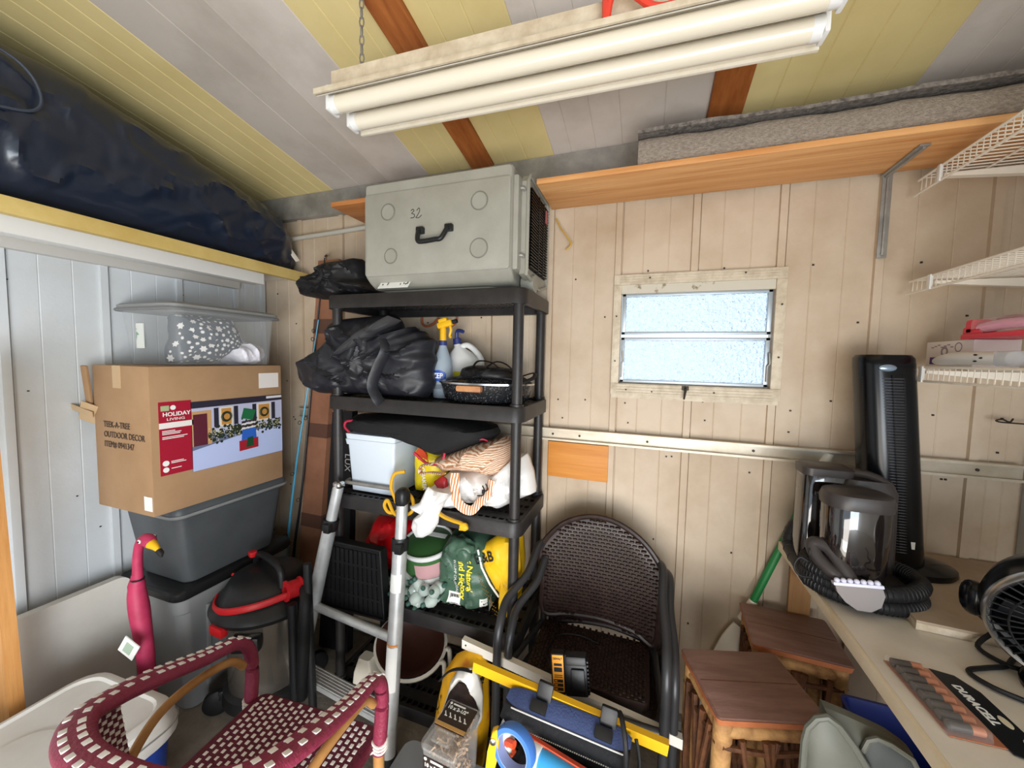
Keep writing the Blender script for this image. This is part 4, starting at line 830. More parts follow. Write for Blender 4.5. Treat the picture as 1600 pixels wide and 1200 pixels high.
# clear tote with snowflake cloth
ct = thing('clear_tote', 'clear plastic tote with a smoky lid on top of the cardboard carton', 'tote', (-2.285, 1.44, 1.735))
m_ctote = mat('clear_plastic', '#e4e8ea', .22, alpha=.11); m_lid = mat('smoky_lid', '#9a9b9a', .3, alpha=.75)
def shell(levels, th): 
    bm = B(); outer = levels; inner = [(z+(.004 if k == 0 else 0), hx-th, hy-th, max(.01, r-th)) for k, (z, hx, hy, r) in enumerate(levels)][::-1]
    return rloft(bm, outer+inner, cap0=True, cap1=True)
obj('body', shell([(.0, .195, .245, .05), (.26, .212, .265, .05), (.268, .216, .27, .05)], .003), m_ctote, ct, local=True)
obj('lid', rloft(B(), [(.262, .22, .276, .05), (.268, .225, .283, .05), (.29, .225, .283, .05), (.300, .21, .27, .05)]), m_lid, ct, local=True)
obj('lid_rim', tube(B(), [(x, y, .268) for x, y in rrect(.227, .285, .05)], .008, 6, loop=True), mat('lid_rim_grey', '#77797a', .4), ct, local=True)
obj('label', b2(B(), -.07, -.015, -.266, -.262, .08, .20), mat('green_white_label', '#dfe3dd', .5, 0, '#7fa58c', 18, contrast=(.58, .62)), ct, local=True)
sc_ = thing('snowflake_cloth', 'dark cloth printed with white snowflakes folded inside the clear tote', 'cloth', (-2.28, 1.38, 1.742))
cl = obj('cloth', pillow(B(), [(1.215, 1.745), (1.21, 1.80), (1.235, 1.86), (1.235, 1.985), (1.35, 1.99), (1.50, 1.985), (1.54, 1.93), (1.575, 1.84), (1.58, 1.80), (1.50, 1.80), (1.42, 1.745)], -2.20, .19, 61, .02, 8, K=9, axis='x'), mat('navy_cloth', '#3b4653', .85), sc_)
bpy.context.view_layer.update(); random.seed(9)
fl0 = B(); fp_ = []
for k in range(12): a = PI*k/6; fp_.append(((1.0 if k % 2 == 0 else .62)*math.cos(a), (1.0 if k % 2 == 0 else .62)*math.sin(a)))
prism(fl0, fp_, Matrix(), 0, .12); flm = finish(fl0, False); flm.name = 'snowflake'; flm.materials.append(mat('flake_white', '#f2efec', .8))
pts_f = []
for k in range(5000):
    y, z = random.uniform(1.215, 1.57), random.uniform(1.75, 1.985); r = random.choice((.008, .010, .014, .018, .020))
    if any((y-a)**2+(z-b)**2 < (r+c+.0015)**2 for a, b, c in pts_f): continue
    ok, loc, nrm, i = cl.ray_cast(W[cl.name].inverted() @ Vector((-1.8, y, z)), Vector((-1, 0, 0)))
    if not ok: continue
    pts_f.append((y, z, r))
    e = nrm.to_track_quat('Z', 'Y').to_euler(); share('snowflake', flm, cl, loc+nrm*.0008, tuple(e), (r, r, r*.12))
fz = thing('fluffy_batting', 'white fluffy batting beside the snowflake cloth in the clear tote', 'batting', (-2.2, 1.56, 1.742))
obj('batting', blob(B(), (-2.20, 1.565, 1.80), (.12, .105, .058), 71, .035, 9, 5, 2.4), mat('batting_white', '#e9e8f2', .95, bump=.6, bs=50), fz)

# ------------------------------------------------------------------ flamingo, leaning table, cooler, stud
fg = thing('flamingo_ornament', 'pink garden flamingo with a yellow beak standing behind the white table', 'ornament', (-2.0, .99, 0))
m_pink = mat('flamingo_pink', '#c23a62', .55, 0, '#a82c50', 12); fm = R3(0, 0, 0)
bm = tube(B(), crv([(-2.01, .985, .004), (-2.01, .985, .30), (-2.02, .985, .50), (-2.045, .985, .66), (-2.06, .985, .76), (-2.052, .985, .84)], 6), [.030, .030, .030, .030, .030, .030, .030, .030, .030, .030, .030, .031, .031, .032, .032, .033, .034, .035, .036, .036, .036, .035, .034, .033, .031, .029, .030, .026, .022, .020, .019][:31], 16)
bd_ = obj('body', bm, m_pink, fg)
nk = crv([(-2.05, .985, .82), (-2.047, .985, .90), (-2.04, .985, .965), (-2.02, .985, 1.015), (-1.985, .985, 1.035), (-1.945, .985, 1.022)], 6); n = len(nk)
bm = tube(B(), nk, [.0195-.003*math.sin(k/n*PI) if k < n-9 else .018+.008*math.sin((k-n+9)/9*PI) for k in range(n)], 14); obj('neck', bm, m_pink, fg)
obj('collar', tube(B(), [(-2.05+.021*math.cos(a), .985+.021*math.sin(a), .845) for a in (2*PI*k/16 for k in range(16))], .004, 6, loop=True), m_dark, fg)
bk = obj('beak', tube(B(), crv([(-1.952, .985, 1.022), (-1.92, .985, 1.012), (-1.895, .985, .998)], 4), [.021, .020, .018, .016, .014, .012, .010, .009, .007], 12), m_yelp, fg)
obj('beak_tip', tube(B(), [(-1.90, .985, 1.0), (-1.885, .985, .99), (-1.882, .985, .975)], [.012, .011, .004], 10), m_txtb, bk)
for s in (-1, 1):
    e = obj('eye', blob(B(), (-1.975, .985+s*.0265, 1.036), (.009, .005, .009), 1, 0, 1, 2, 2), m_txtw, fg); obj('pupil', blob(B(), (-1.973, .985+s*.031, 1.036), (.0045, .003, .0045), 1, 0, 1, 2, 2), m_txtb, e)
for s in (): obj('wing', pillow(B(), [(-2.085, .60), (-2.09, .72), (-2.06, .80), (-2.03, .79), (-2.005, .70), (-2.01, .58), (-2.03, .50)], .985+s*.055, .03, 3, .006, 14, K=5, N=36), m_pink, bd_)
tg = obj('tag', box(B(), (-1.985, .915, .60), (.075, .004, .085), 0, R3(.1, math.radians(35), .25)), m_txtw, fg); obj('tag_print', box(B(), (-1.985, .9115, .60), (.035, .002, .05), 0, R3(.1, math.radians(35), .25)), mat('tag_green', '#a9bda8', .6), tg)
for c_ in fg.children: c_.location = (.012, 0, -.028) if c_.name.split('.')[0] != 'body' else (.012, 0, -.0)
ft = thing('folding_table', 'white folding table top leaning on edge against the pale wall behind the cooler', 'table', (-2.40, .45, 0))
m_ftab = mat('table_white', '#dad6ce', .45, 0, '#cfcbc3', 4)
bm = loft(B(), [[(x-.02*(z-.34), y, z) for y, z in [(a+.445, b+.345) for a, b in rrect(.69, .34, .05)]] for x in (-2.435, -2.395)]); obj('top', bm, m_ftab, ft)
bm = loft(B(), [[(x-.02*(z-.34), y, z) for y, z in [(a+.42, b+.345) for a, b in rrect(.675, .325, .05)]] for x in (-2.452, -2.434)]); obj('edge_frame', bm, m_galv, ft)
m_cool = mat('cooler_white', '#e6e5e1', .42, 0, '#dcdad4', 5); m_blue = mat('cooler_blue', '#1c3f9a', .4)
co = thing('cooler', 'large blue cooler with a white lid on the floor beside the maroon chair', 'cooler', (-1.83, .42, 0), math.radians(2))
obj('body', rloft(B(), [(.003, .215, .42, .09), (.02, .225, .43, .09), (.40, .248, .455, .09)]), m_blue, co, local=True)
ld = obj('lid', rloft(B(), [(.385, .256, .463, .09), (.40, .265, .472, .09), (.435, .266, .473, .09), (.44, .262, .469, .09), (.455, .262, .469, .09), (.487, .252, .458, .09), (.497, .235, .44, .085), (.4985, .222, .428, .08), (.490, .214, .42, .075), (.489, .20, .40, .07)]), m_cool, co, local=True)
obj('lid_panel', rloft(B(), [(.4885, .13, .27, .10), (.496, .125, .265, .10), (.498, .10, .24, .09)], (0.02, -.02, 0)), m_cool, ld, local=True)
obj('lid_seam', tube(B(), [(x, y, .4375) for x, y in rrect(.267, .474, .09)], .0025, 5, loop=True), m_gtl, ld, local=True)
for y in (-1, 1): obj('end_handle', box(B(), (0, y*.475, .30), (.16, .05, .04), .012), m_cool, co, local=True)
sd = thing('timber_strip', 'narrow orange timber strip leaning upright in front of the folding table', 'timber', (-2.25, .68, 0))
obj('strip', loft(B(), [[(x, y, z) for x, y in ((cx-.045, .66), (cx+.045, .66), (cx+.045, .70), (cx-.045, .70))] for z, cx in ((.003, -2.197), (1.75, -2.305))]), wood('orange_timber', '#d29a5c', '#bb7f40', 'Z'), sd, smooth=False)

# ------------------------------------------------------------------ workshop vacuum
vc = thing('workshop_vacuum', 'black and steel drum vacuum with red trim standing in front of the grey totes', 'vacuum', (-1.80, 1.40, 0), math.radians(-18))
m_vs = mat('vacuum_steel', '#a49c92', .22, .75, '#7f776e', 3)
obj('drum', lathe(B(), [(0, .13), (.17, .13), (.178, .14), (.182, .50), (.19, .52)], 40), m_vs, vc, local=True)
obj('drum_band', lathe(B(), [(.183, .50), (.196, .505), (.196, .53), (.183, .54)], 40), m_steel, vc, local=True)
obj('base', lathe(B(), [(0, .06), (.19, .06), (.205, .075), (.20, .13), (.175, .15), (0, .15)], 36), m_dark, vc, local=True)
hd_ = obj('motor_head', lathe(B(), [(.19, .525), (.243, .535), (.25, .555), (.24, .578), (.205, .605), (.18, .645), (.16, .675), (.11, .690), (.0, .698)], 40), m_dark, vc, local=True)
obj('top_handle', tube(B(), crv([(-.15, 0, .665), (-.14, 0, .715), (-.07, 0, .745), (.07, 0, .755), (.15, 0, .74), (.17, 0, .66)], 5), .017, 10), m_dark, hd_, local=True)
obj('switch', box(B(), (-.14, -.02, .735), (.04, .035, .03), .008), m_red, hd_, local=True)
obj('red_trim', tube(B(), crv([(.222*math.cos(a), .222*math.sin(a), .585+.055*max(0, math.cos(a))) for a in (math.radians(d) for d in (-125, -100, -75, -50, -25, 0))], 5), .009, 8, ry=.016), m_red, hd_, local=True)
obj('red_trim', tube(B(), crv([(.21*math.cos(a), .20*math.sin(a), .60+.02*k) for k, a in enumerate(math.radians(d) for d in (-170, -160, -150))], 4), .008, 8), m_red, hd_, local=True)
for a in (-75, 105):
    a_ = math.radians(a); obj('latch', box(B(), (.240*math.cos(a_), .240*math.sin(a_), .522), (.09, .035, .045), .010, R3(0, 0, a_+PI/2)), m_red, vc, local=True)
a_ = math.radians(-48); gp = B(); box(gp, (.195*math.cos(a_), .195*math.sin(a_), .44), (.13, .05, .075), .015, R3(0, 0, a_+PI/2)); box(gp, (.21*math.cos(a_), .21*math.sin(a_), .465), (.08, .05, .03), .010, R3(0, 0, a_+PI/2)); obj('side_handle', gp, m_dark, vc, local=True)
rl = obj('cord_wrap', lathe(B(), [(.02, -.035), (.048, -.035), (.048, -.028), (.040, -.026), (.042, 0), (.040, .026), (.048, .028), (.048, .035), (.02, .035)], 24, Matrix.Translation((.215, .03, .655)) @ R3(math.radians(85), 0, 0)), m_red, vc, local=True)
obj('hose', tube(B(), crv([(.19, .08, .60), (.28, .06, .66), (.34, .03, .60), (.34, .02, .42), (.32, .02, .25), (.29, .03, .14)], 8), .026, 12), m_blk, vc, local=True)
obj('wand', tube(B(), [(.36, .05, .09), (.30, .06, .80)], .019, 12), m_dark, vc, local=True)
obj('wand', tube(B(), [(.29, .0, .09), (.275, .0, .62)], .021, 12), m_dark, vc, local=True)
for a in (-115, -20, 80, 170):
    a_ = math.radians(a); c = Vector((.225*math.cos(a_), .225*math.sin(a_), .062)); big = a == -115
    M_ = Matrix.Translation(c) @ R3(0, 0, a_) @ R3(PI/2, 0, 0); r = .060
    w = obj('wheel', lathe(B(), [(0, -.022), (r*.7, -.024), (r, -.014), (r, .014), (r*.7, .024), (0, .022)], 28, M_), m_blk, vc, local=True)
    obj('fork', box(B(), tuple(c+Vector((-.03*math.cos(a_), -.03*math.sin(a_), .035))), (.05, .05, .05), .010, R3(0, 0, a_)), m_dark, vc, local=True)

# ------------------------------------------------------------------ ladder
ldr = thing('ladder', 'aluminium telescoping ladder leaning against the black shelving', 'ladder', (-1.3, 1.40, 0))
A0, A1 = Vector((-1.648, 1.40, .01)), Vector((-1.435, 1.505, 1.15)); B0, B1 = Vector((-1.005, 1.325, .01)), Vector((-1.048, 1.492, 1.135))
m_al2 = mat('ladder_aluminium', '#d2d4d4', .42, .45, '#bcbebe', 14)
for p, q in ((A0, A1), (B0, B1)):
    bm = B(); d = (q-p)
    tube(bm, [p+d*.0, p+d*.82], .033, 20); r_ = obj('rail', bm, m_al2, ldr)
    obj('rail_upper', tube(B(), [p+d*.82, p+d*1.0], .026, 20), m_al2, r_)
    obj('collar', tube(B(), [p+d*.80, p+d*.845], .039, 16), m_dark, r_)
    obj('foot', tube(B(), [p+d*.0, p+d*.03], .038, 16), m_dark, r_)
    s = 1 if p is A0 else -1
    obj('catch', box(B(), tuple(p+d*.82+Vector((.02, -.036, 0))), (.035, .03, .045), .005), m_dark, r_)
    if p is B0:
        for f_, w_, mm in ((.68, .07, m_txtw), (.36, .17, m_txtw), (.445, .012, mat('orange_label', '#d8862f', .5))):
            c_ = p+d*f_; L_ = B(); loft(L_, [[c_+d*u+Vector((math.sin(a)*.0336, -math.cos(a)*.0336, 0)) for a in (math.radians(-60+12*k) for k in range(11))] for u in (-w_/2, w_/2)], False, False, closed=False); obj('sticker', L_, mm, r_)
    else:
        c_ = p+d*.30; L_ = B(); loft(L_, [[c_+d*u+Vector((math.sin(a)*.0336, -math.cos(a)*.0336, 0)) for a in (math.radians(-70+12*k) for k in range(7))] for u in (-.09, .09)], False, False, closed=False); obj('sticker', L_, m_txtw, r_)
# cap on the inner rail
obj('end_cap', blob(B(), tuple(B1+Vector((0, 0, .01))), (.030, .035, .045), 2, 0, 1, 3, 3), m_dark, ldr); obj('end_cap', blob(B(), tuple(A1), (.026, .026, .02), 2, 0, 1, 3, 3), m_steel, ldr)
for f_, flat in ((.455, 0), (.165, 1)):
    p, q = A0+(A1-A0)*f_, B0+(B1-B0)*f_
    if flat:
        R_ = []; 
        for e in (p, q): R_.append([e+Vector((0, y, z)) for y, z in ((-.045, -.012), (-.045, .012), (.035, .018), (.035, -.006))])
        st_ = obj('step', loft(B(), R_), m_al2, ldr, smooth=False)
        bm = B(); [tube(bm, [p+Vector((0, y, .0145+(y+.045)*.075)), q+Vector((0, y, .0145+(y+.045)*.075))], .0028, 5) for y in (-.038, -.025, -.012, .001, .014, .027)]; obj('tread_ridge', bm, m_al2, st_, kind='stuff')
    else: obj('rung', tube(B(), [p, q], .020, 16), m_al2, ldr)
# ------------------------------------------------------------------ maroon bistro armchair
bc = thing('bistro_chair', 'maroon and white woven bistro armchair with tan rattan frame beside the blue cooler', 'chair', (-1.09, .72, 0), math.radians(4))
m_mar = mat('maroon_weave', '#6b1f33', .5, 0, '#581729', 40, bump=.25, bs=160); m_wrap = mat('maroon_wrap', '#8c3048', .45, bump=.4, bs=90)
m_rat = mat('rattan', '#c8955a', .45, 0, '#a9763f', 9); m_sq = mat('white_strand', '#f6f1ec', .5); m_lace = mat('white_lacing', '#e8e0d6', .6)
# arm path: front foot, up, over, sweeping back round to the other arm (chair local coordinates, +y is the front)
arm = [(.285, .30, .42), (.288, .315, .56), (.290, .305, .665), (.292, .255, .720), (.298, .14, .750), (.300, .02, .790), (.293, -.09, .825), (.258, -.185, .850), (.15, -.245, .862)]
AP = crv(arm + [(0, -.262, .866)] + [(-x, y, z) for x, y, z in arm[::-1]], 8)
nA = len(AP); F_ = frames(AP)
def wrapring(i):
    p, t, u, v = F_[i]; k = min(i, nA-1-i)/8.0
    w = .024+.016*max(0, min(1, (k-3)/2)); h = .021
    # lay the band flat: side axis horizontal
    s = Vector((t.y, -t.x, 0)); s = s.normalized() if s.length > .25 else Vector((1, 0, 0)); nn = s.cross(t).normalized()
    if nn.z < 0: nn = -nn
    return p, t, s, nn, w, h
rings = []
for i in range(nA):
    p, t, s, nn, w, h = wrapring(i); rings.append([p+s*w*math.copysign(abs(math.cos(a))**.8, math.cos(a))+nn*h*math.sin(a) for a in (2*PI*k/14 for k in range(14))])
ar = obj('arm_rail', loft(B(), rings), m_wrap, bc, local=True)
bm = B(); L_ = 0; last = -1
for i in range(20, nA-20):
    p, t, s, nn, w, h = wrapring(i); L_ += (AP[i+1]-AP[i]).length
    if L_-last > .030:
        last = L_
        for j in (-.44, .30):
            off_ = t*(.015 if j > 0 else 0)
            M_ = basis(p+off_+s*w*j*1.05+nn*h*.93, t, s); nb = len(bm.verts); box(bm, (0, 0, 0), (.0185, .0155, .004), .0012); bm.verts.ensure_lookup_table()
            bmesh.ops.transform(bm, matrix=M_, verts=bm.verts[nb:])
obj('white_strand', bm, m_sq, ar, local=True, kind='stuff')
# seat, slightly dished and woven
def seat_z(x, y): return .470-.012*(1-(x/.26)**2)*(1-(y/.27)**2)
seat_o = [(x, y+.05) for x, y in rrect(.262, .285, .035, 6)]
bm = B(); c_ = Vector((0, .05))
R_ = []
for k in range(7):
    t = k/7; R_.append([Vector((x*(1-t), .05+(y-.05)*(1-t), seat_z(x*(1-t), (y-.05)*(1-t)))) for x, y in seat_o])
under = [Vector((x, y, .43)) for x, y in seat_o]
loft(bm, [under]+R_); seat = obj('seat', bm, m_mar, bc, local=True)
bm = B(); pit = .0235
for a in range(-12, 13):
    for b in range(-13, 14):
        x = a*pit; y = .05+b*pit+(.015 if a % 2 else 0)
        q = Vector((abs(x)-(.262-.035), abs(y-.05)-(.285-.035)))
        if max(abs(x)/.258, abs(y-.05)/.280) > 1 or (q.x > 0 and q.y > 0 and q.length > .03): continue
        z = seat_z(x, y-.05)+.0006; box(bm, (x, y, z), (.0118, .0135, .004), .0012)
obj('white_strand', bm, m_sq, seat, local=True, kind='stuff')
obj('seat_rim', tube(B(), [(x*.99, y*.99, .449) for x, y in seat_o], .018, 10, loop=True), m_mar, bc, local=True)
# back screen following the rail
bm = B(); scr = []
idx = range(48, nA-48, 2)
for i in idx:
    p = AP[i]; c = Vector((0, -.05, 0))
    col = []
    for k in range(9):
        t = k/8; q = p.lerp(Vector((p.x*.86, p.y*.86+.0, .50)), t); col.append(q)
    scr.append(col)
fr_ = [[(c[k]) for k in range(9)] for c in scr]
def off_ring(col, th):
    o = []
    for q in col: d = Vector((q.x, q.y+.02, 0)).normalized()*th; o.append(q+d)
    return o
loft(bm, [fr_[i]+off_ring(fr_[i], .008)[::-1] for i in range(len(fr_))])
back = obj('back_screen', bm, m_mar, bc, local=True)
bm = B()
for i in range(0, len(fr_)-1):
    for k in range(1, 26):
        for s in (0,):
            f = k/26*8; a_ = int(f); q = fr_[i][a_].lerp(fr_[i][min(8, a_+1)], f-a_); q2 = fr_[i+1][a_].lerp(fr_[i+1][min(8, a_+1)], f-a_)
            q = q.lerp(q2, .25+.5*(k % 2)); inw = Vector((-q.x, -q.y-.02, 0)).normalized()
            M_ = basis(q+inw*.001, (q2-q), (0, 0, 1)); nb = len(bm.verts); box(bm, (0, 0, 0), (.012, .009, .003)); bm.verts.ensure_lookup_table(); bmesh.ops.transform(bm, matrix=M_, verts=bm.verts[nb:])
obj('white_strand', bm, m_sq, back, local=True, kind='stuff', smooth=False)
for s in (-1, 1):
    bm = tube(B(), crv([(s*.285, .29, .02), (s*.285, .30, .25), (s*.285, .30, .44)], 4), .019, 12); obj('leg', bm, m_rat, bc, local=True)
    bm = tube(B(), crv([(s*.235, -.235, .02), (s*.228, -.215, .25), (s*.225, -.20, .46)], 4), .019, 12); obj('leg', bm, m_rat, bc, local=True)
    bm = tube(B(), crv([(s*.281, .275, .62), (s*.283, .225, .675), (s*.288, .12, .695), (s*.286, .02, .69), (s*.278, -.05, .655), (s*.262, -.12, .58), (s*.24, -.19, .46)], 6), .014, 12); obj('arm_brace', bm, m_rat, bc, local=True)
    bm = B(); [tube(bm, [(s*.286+.0245*math.cos(a), .305+.0245*math.sin(a), z+.004*math.sin(a*2)) for a in (2*PI*k/16 for k in range(16))], .0045, 6, loop=True) for z in (.435, .447, .459)]
    tube(bm, crv([(s*.262, .30, .45), (s*.24, .275, .47), (s*.255, .25, .45), (s*.28, .28, .44)], 4), .004, 6); obj('lacing', bm, m_lace, bc, local=True)

# ------------------------------------------------------------------ stacked brown wicker armchairs
m_wick = mat('brown_wicker', '#34241f', .38, 0, '#251915', 25); m_ctube = mat('chair_tube', '#3a3a3c', .38, .3)
def wicker_chair():
    w = thing('wicker_chair', 'dark brown wicker armchair with grey tube arms, the upper one of the stacked pair', 'chair', (-.19, 1.62, 0))
    bo = [(x+.0, z) for x, z in O['chback']]
    yb_ = lambda x, z: 1.80+.16*max(0, z-.5)*.15-.0-.06*((x+.17)/.27)**2*.5
    bm = pillow(B(), bo, 1.80, .020, 1, 0, 5, K=8, N=84, flat=.15, edge=.006)
    for v in bm.verts: v.co.y += (yb_(v.co.x, v.co.z)-1.80)
    bk = obj('backrest', bm, m_wick, w)
    P_ = [Vector(p) for p in bo]
    def inside(x, z):
        c = False; n = len(P_)
        for i in range(n):
            a, b = P_[i], P_[i-1]
            if (a.y > z) != (b.y > z) and x < (b.x-a.x)*(z-a.y)/(b.y-a.y)+a.x: c = not c
        return c
    bm = B(); dz = .0165; dx = .026
    for j in range(36):
        z = .55+j*dz
        for i in range(26):
            x = -.47+i*dx+(dx/2 if j % 2 else 0)
            if not all(inside(x+a, z+b) for a, b in ((-.014, 0), (.014, 0), (0, .009), (0, -.009))): continue
            y = yb_(x, z)-.0165; nb = len(bm.verts)
            h, ww, hh = .0065, .0125, .0068
            V = [bm.verts.new((x+a*ww, y+(0 if d else .006), z+b*hh)) for a, b, d in ((-1, -.6, 0), (-.6, -1, 0), (.6, -1, 0), (1, -.6, 0), (1, .6, 0), (.6, 1, 0), (-.6, 1, 0), (-1, .6, 0))]
            U = [bm.verts.new((x+a*ww*.62, y-h, z+b*hh*.55)) for a, b in ((-1, -.6), (-.6, -1), (.6, -1), (1, -.6), (1, .6), (.6, 1), (-.6, 1), (-1, .6))]
            for k in range(8): bm.faces.new((V[k], V[(k+1) % 8], U[(k+1) % 8], U[k]))
            bm.faces.new(U)
    obj('weave', bm, m_wick, bk, kind='stuff')
    rim = [Vector((x, yb_(x, z)-.004, z)) for x, z in bo]; obj('back_rim', tube(B(), crv(rim, 4, True), .013, 8, loop=True), m_wick, bk)
    # seat
    bm = B(); so_ = [(x, y) for x, y in rrect(.245, .165, .03, 4)]
    loft(bm, [[(x-.18, y+1.625, z) for x, y in so_] for z in (.475, .515)]); st = obj('seat', bm, m_wick, w)
    bm = B()
    for i in range(34):
        for j in range(13):
            x = -.415+i*.0143; y = 1.475+j*.025+(.0125 if i % 2 else 0)
            if abs(x+.18) > .235: continue
            box(bm, (x, y, .516), (.011, .021, .006), .0015)
    obj('weave', bm, m_wick, st, kind='stuff')
    for s, bx_ in ((-1, -.435), (1, .085)):
        ax_ = -.520 if s < 0 else .112
        top = crv([(bx_, 1.80, .90), (bx_+s*.02, 1.74, .90), ((-.468 if s < 0 else .102), 1.62, .835), (ax_, 1.50, .775), (ax_, 1.42, .735), (ax_, 1.385, .68), (ax_, 1.38, .60), (ax_, 1.375, .35), (ax_, 1.37, .075)], 6)
        obj('arm_tube', tube(B(), top, .0175, 12), m_ctube, w)
        obj('rear_leg', tube(B(), crv([(bx_, 1.805, .88), (bx_, 1.80, .60), (bx_, 1.81, .40), (bx_+s*.02, 1.87, .075)], 4), .0165, 12), m_ctube, w)
        obj('seat_rail', tube(B(), [(ax_, 1.385, .50), (bx_, 1.80, .50)], .014, 10), m_ctube, w)
        obj('foot_cap', cyl(B(), (ax_, 1.37, .055), (ax_, 1.37, .085), .021, 12), m_blk, w)
    obj('front_rail', tube(B(), [(-.52, 1.385, .49), (.112, 1.385, .49)], .015, 10), m_ctube, w)
    return w
wc = wicker_chair()
wc2 = dup(wc, (-.19+.032, 1.62+.045, -.058), 0, 'dark brown wicker armchair with grey tube arms, the lower one of the stacked pair')
wc['group'] = wc2['group'] = 'stacked brown wicker chairs'

# ------------------------------------------------------------------ things propped on the wicker chairs
rl_ = thing('white_rail', 'long white metal channel laid across the wicker chairs behind the yellow level', 'rail', (-.26, 1.425, .5))
q = O['rail']; bm = loft(B(), [[(x, y, z) for y, z in ((1.405, zc-.019), (1.405, zc+.019), (1.432, zc+.019), (1.432, zc+.012), (1.412, zc+.012), (1.412, zc-.019))] for x, zc in ((-.69, .589), (.176, .452))])
obj('channel', bm, mat('rail_white', '#dcd8cf', .45), rl_, smooth=False)
obj('channel_hole', cyl(B(), (-.672, 1.404, .587), (-.672, 1.4055, .587), .004, 8), m_txtb, rl_)
lv = thing('spirit_level', 'yellow spirit level lying across the front of the wicker chair arms', 'level', (-.22, 1.24, .62))
def lerp_l(u): return (-.557+.671*u, .6645-.078*u)
bm = loft(B(), [[(lerp_l(u)[0]+zz*.12, y, lerp_l(u)[1]+zz) for y, zz in ((1.228, -.0185), (1.252, -.0185), (1.252, .0185), (1.228, .0185))] for u in (0, 1)]); obj('body', bm, m_yelp, lv, smooth=False)
x, z = lerp_l(.455); bm = box(B(), (x, 1.2275, z), (.034, .004, .020), .003, R3(0, math.radians(6.6), 0)); vh = obj('vial_window', bm, m_txtb, lv)
obj('vial', tube(B(), [(x-.013, 1.2255, z+.0015), (x+.013, 1.2255, z-.0015)], .006, 10), mat('vial_green', '#7f9a3a', .2), vh)
tr = thing('tool_roll', 'navy and black tool pouch with two buckles hanging in front of the yellow level', 'pouch', (-.2, 1.19, .60))
m_navy = mat('navy_cloth_pouch', '#39466e', .75, bump=.3, bs=150); m_pouch = mat('black_pouch', '#1c1d22', .6, bump=.2, bs=90)
secs = []
for k in range(23):
    u = k/22; x = -.405+.41*u; z = .648-.036*u-.035*0; e = (1-abs(2*u-1)**8)
    secs.append((x, z-.004, e))
bm = B(); loft(bm, [[(x+.12*dz, 1.195+dy*(.4+.6*e), z+dz*(.35+.65*e)) for dy, dz in ((.032, .0), (.030, .012), (.020, .012), (-.030, -.018), (-.034, -.026), (-.02, -.035), (.02, -.012))] for x, z, e in secs]); up = obj('cover', bm, m_navy, tr)
bm = B(); loft(bm, [[(x+.12*dz, 1.195+dy, z+dz*(.5+.5*e)) for dy, dz in ((-.027, -.018), (-.034, -.020), (-.055, -.050), (-.060, -.072), (-.045, -.085), (-.01, -.08), (.015, -.04))] for x, z, e in secs]); lo = obj('lower_flap', bm, m_pouch, tr)
obj('piping', tube(B(), [(x+.002, 1.162, z-.018) for x, z, e in secs[1:-1]], .0026, 6), m_txtw, up)
bm = B()
for k in range(60): u = (k+.5)/60; box(bm, (-.398+.41*u, 1.1375, .648-.036*u-.058), (.0045, .003, .002))
obj('stitching', bm, m_txtw, lo, kind='stuff')
for u in (.255, .79):
    x = -.39+.40*u; z = .648-.036*u
    bm = B(); box(bm, (x+.006, 1.224, z+.022), (.052, .020, .058), .005, R3(math.radians(-20), math.radians(6), 0)); box(bm, (x-.006, 1.183, z-.002), (.056, .034, .012), .004, R3(math.radians(30), math.radians(6), 0)); obj('buckle', bm, m_dark, tr)
bm = tube(B(), crv([(-.035, 1.20, .695), (-.025, 1.165, .70), (-.012, 1.13, .66), (-.008, 1.12, .59), (-.010, 1.12, .53)], 6), .008, 6, ry=.004); tube(bm, crv([(.018, 1.19, .63), (.03, 1.16, .58), (.02, 1.14, .53), (-.01, 1.13, .52)], 6), .006, 6); obj('strap', bm, m_blk, tr)
ch = thing('battery_charger', 'black battery charger with an orange label standing on the wicker seat edge', 'charger', (-.215, 1.375, .62))
Mc = basis((-.222, 1.372, .622), (.97, .12, .12), (-.14, .30, .95))
bm = B(); box(bm, (.022, 0, -.012), (.085, .135, .05), .010); box(bm, (.025, .05, .008), (.075, .03, .03), .006); box(bm, (.03, -.01, .012), (.05, .07, .025), .006)
for k in range(9): box(bm, (.0665, -.055+k*.0125, -.01), (.006, .007, .04), .001)
bm.transform(Mc); bod = obj('body', bm, m_dark, ch)
bm = B(); box(bm, (-.045, .002, -.012), (.050, .135, .05), .006); bm.transform(Mc); obj('side', bm, m_blk, ch)
bm = B(); box(bm, (-.043, .006, .0137), (.042, .118, .002), .0005); bm.transform(Mc); lbl = obj('orange_label', bm, mat('label_orange', '#ef9d22', .5), ch)
text('DEWALT', .0095, Mc @ Matrix.Translation((-.0615, .050, .015)), m_txtb, lbl, bold=.0003, sx=.92)
bm = B()
for y, h in ((.034, .008), (.018, .014), (.0, .002), (-.006, .002)): box(bm, (-.043, y, .0152), (.03, h, .001))
for y in (-.018, -.031, -.044): box(bm, (-.043, y, .0152), (.034, .0095, .001))
bm.transform(Mc); obj('print', bm, m_txtb, lbl, kind='stuff')
bm = B()
for y in (-.018, -.031, -.044): box(bm, (-.052, y, .0158), (.010, .004, .001))
bm.transform(Mc); obj('print_gap', bm, mat('label_orange', '#ef9d22', .5), lbl, kind='stuff')
cord = tube(B(), crv([(-.27, 1.40, .585), (-.31, 1.42, .60), (-.33, 1.47, .57), (-.36, 1.56, .525), (-.34, 1.68, .525), (-.25, 1.72, .524), (-.15, 1.70, .524)], 6), .004, 6); obj('cord', cord, m_blk, ch)

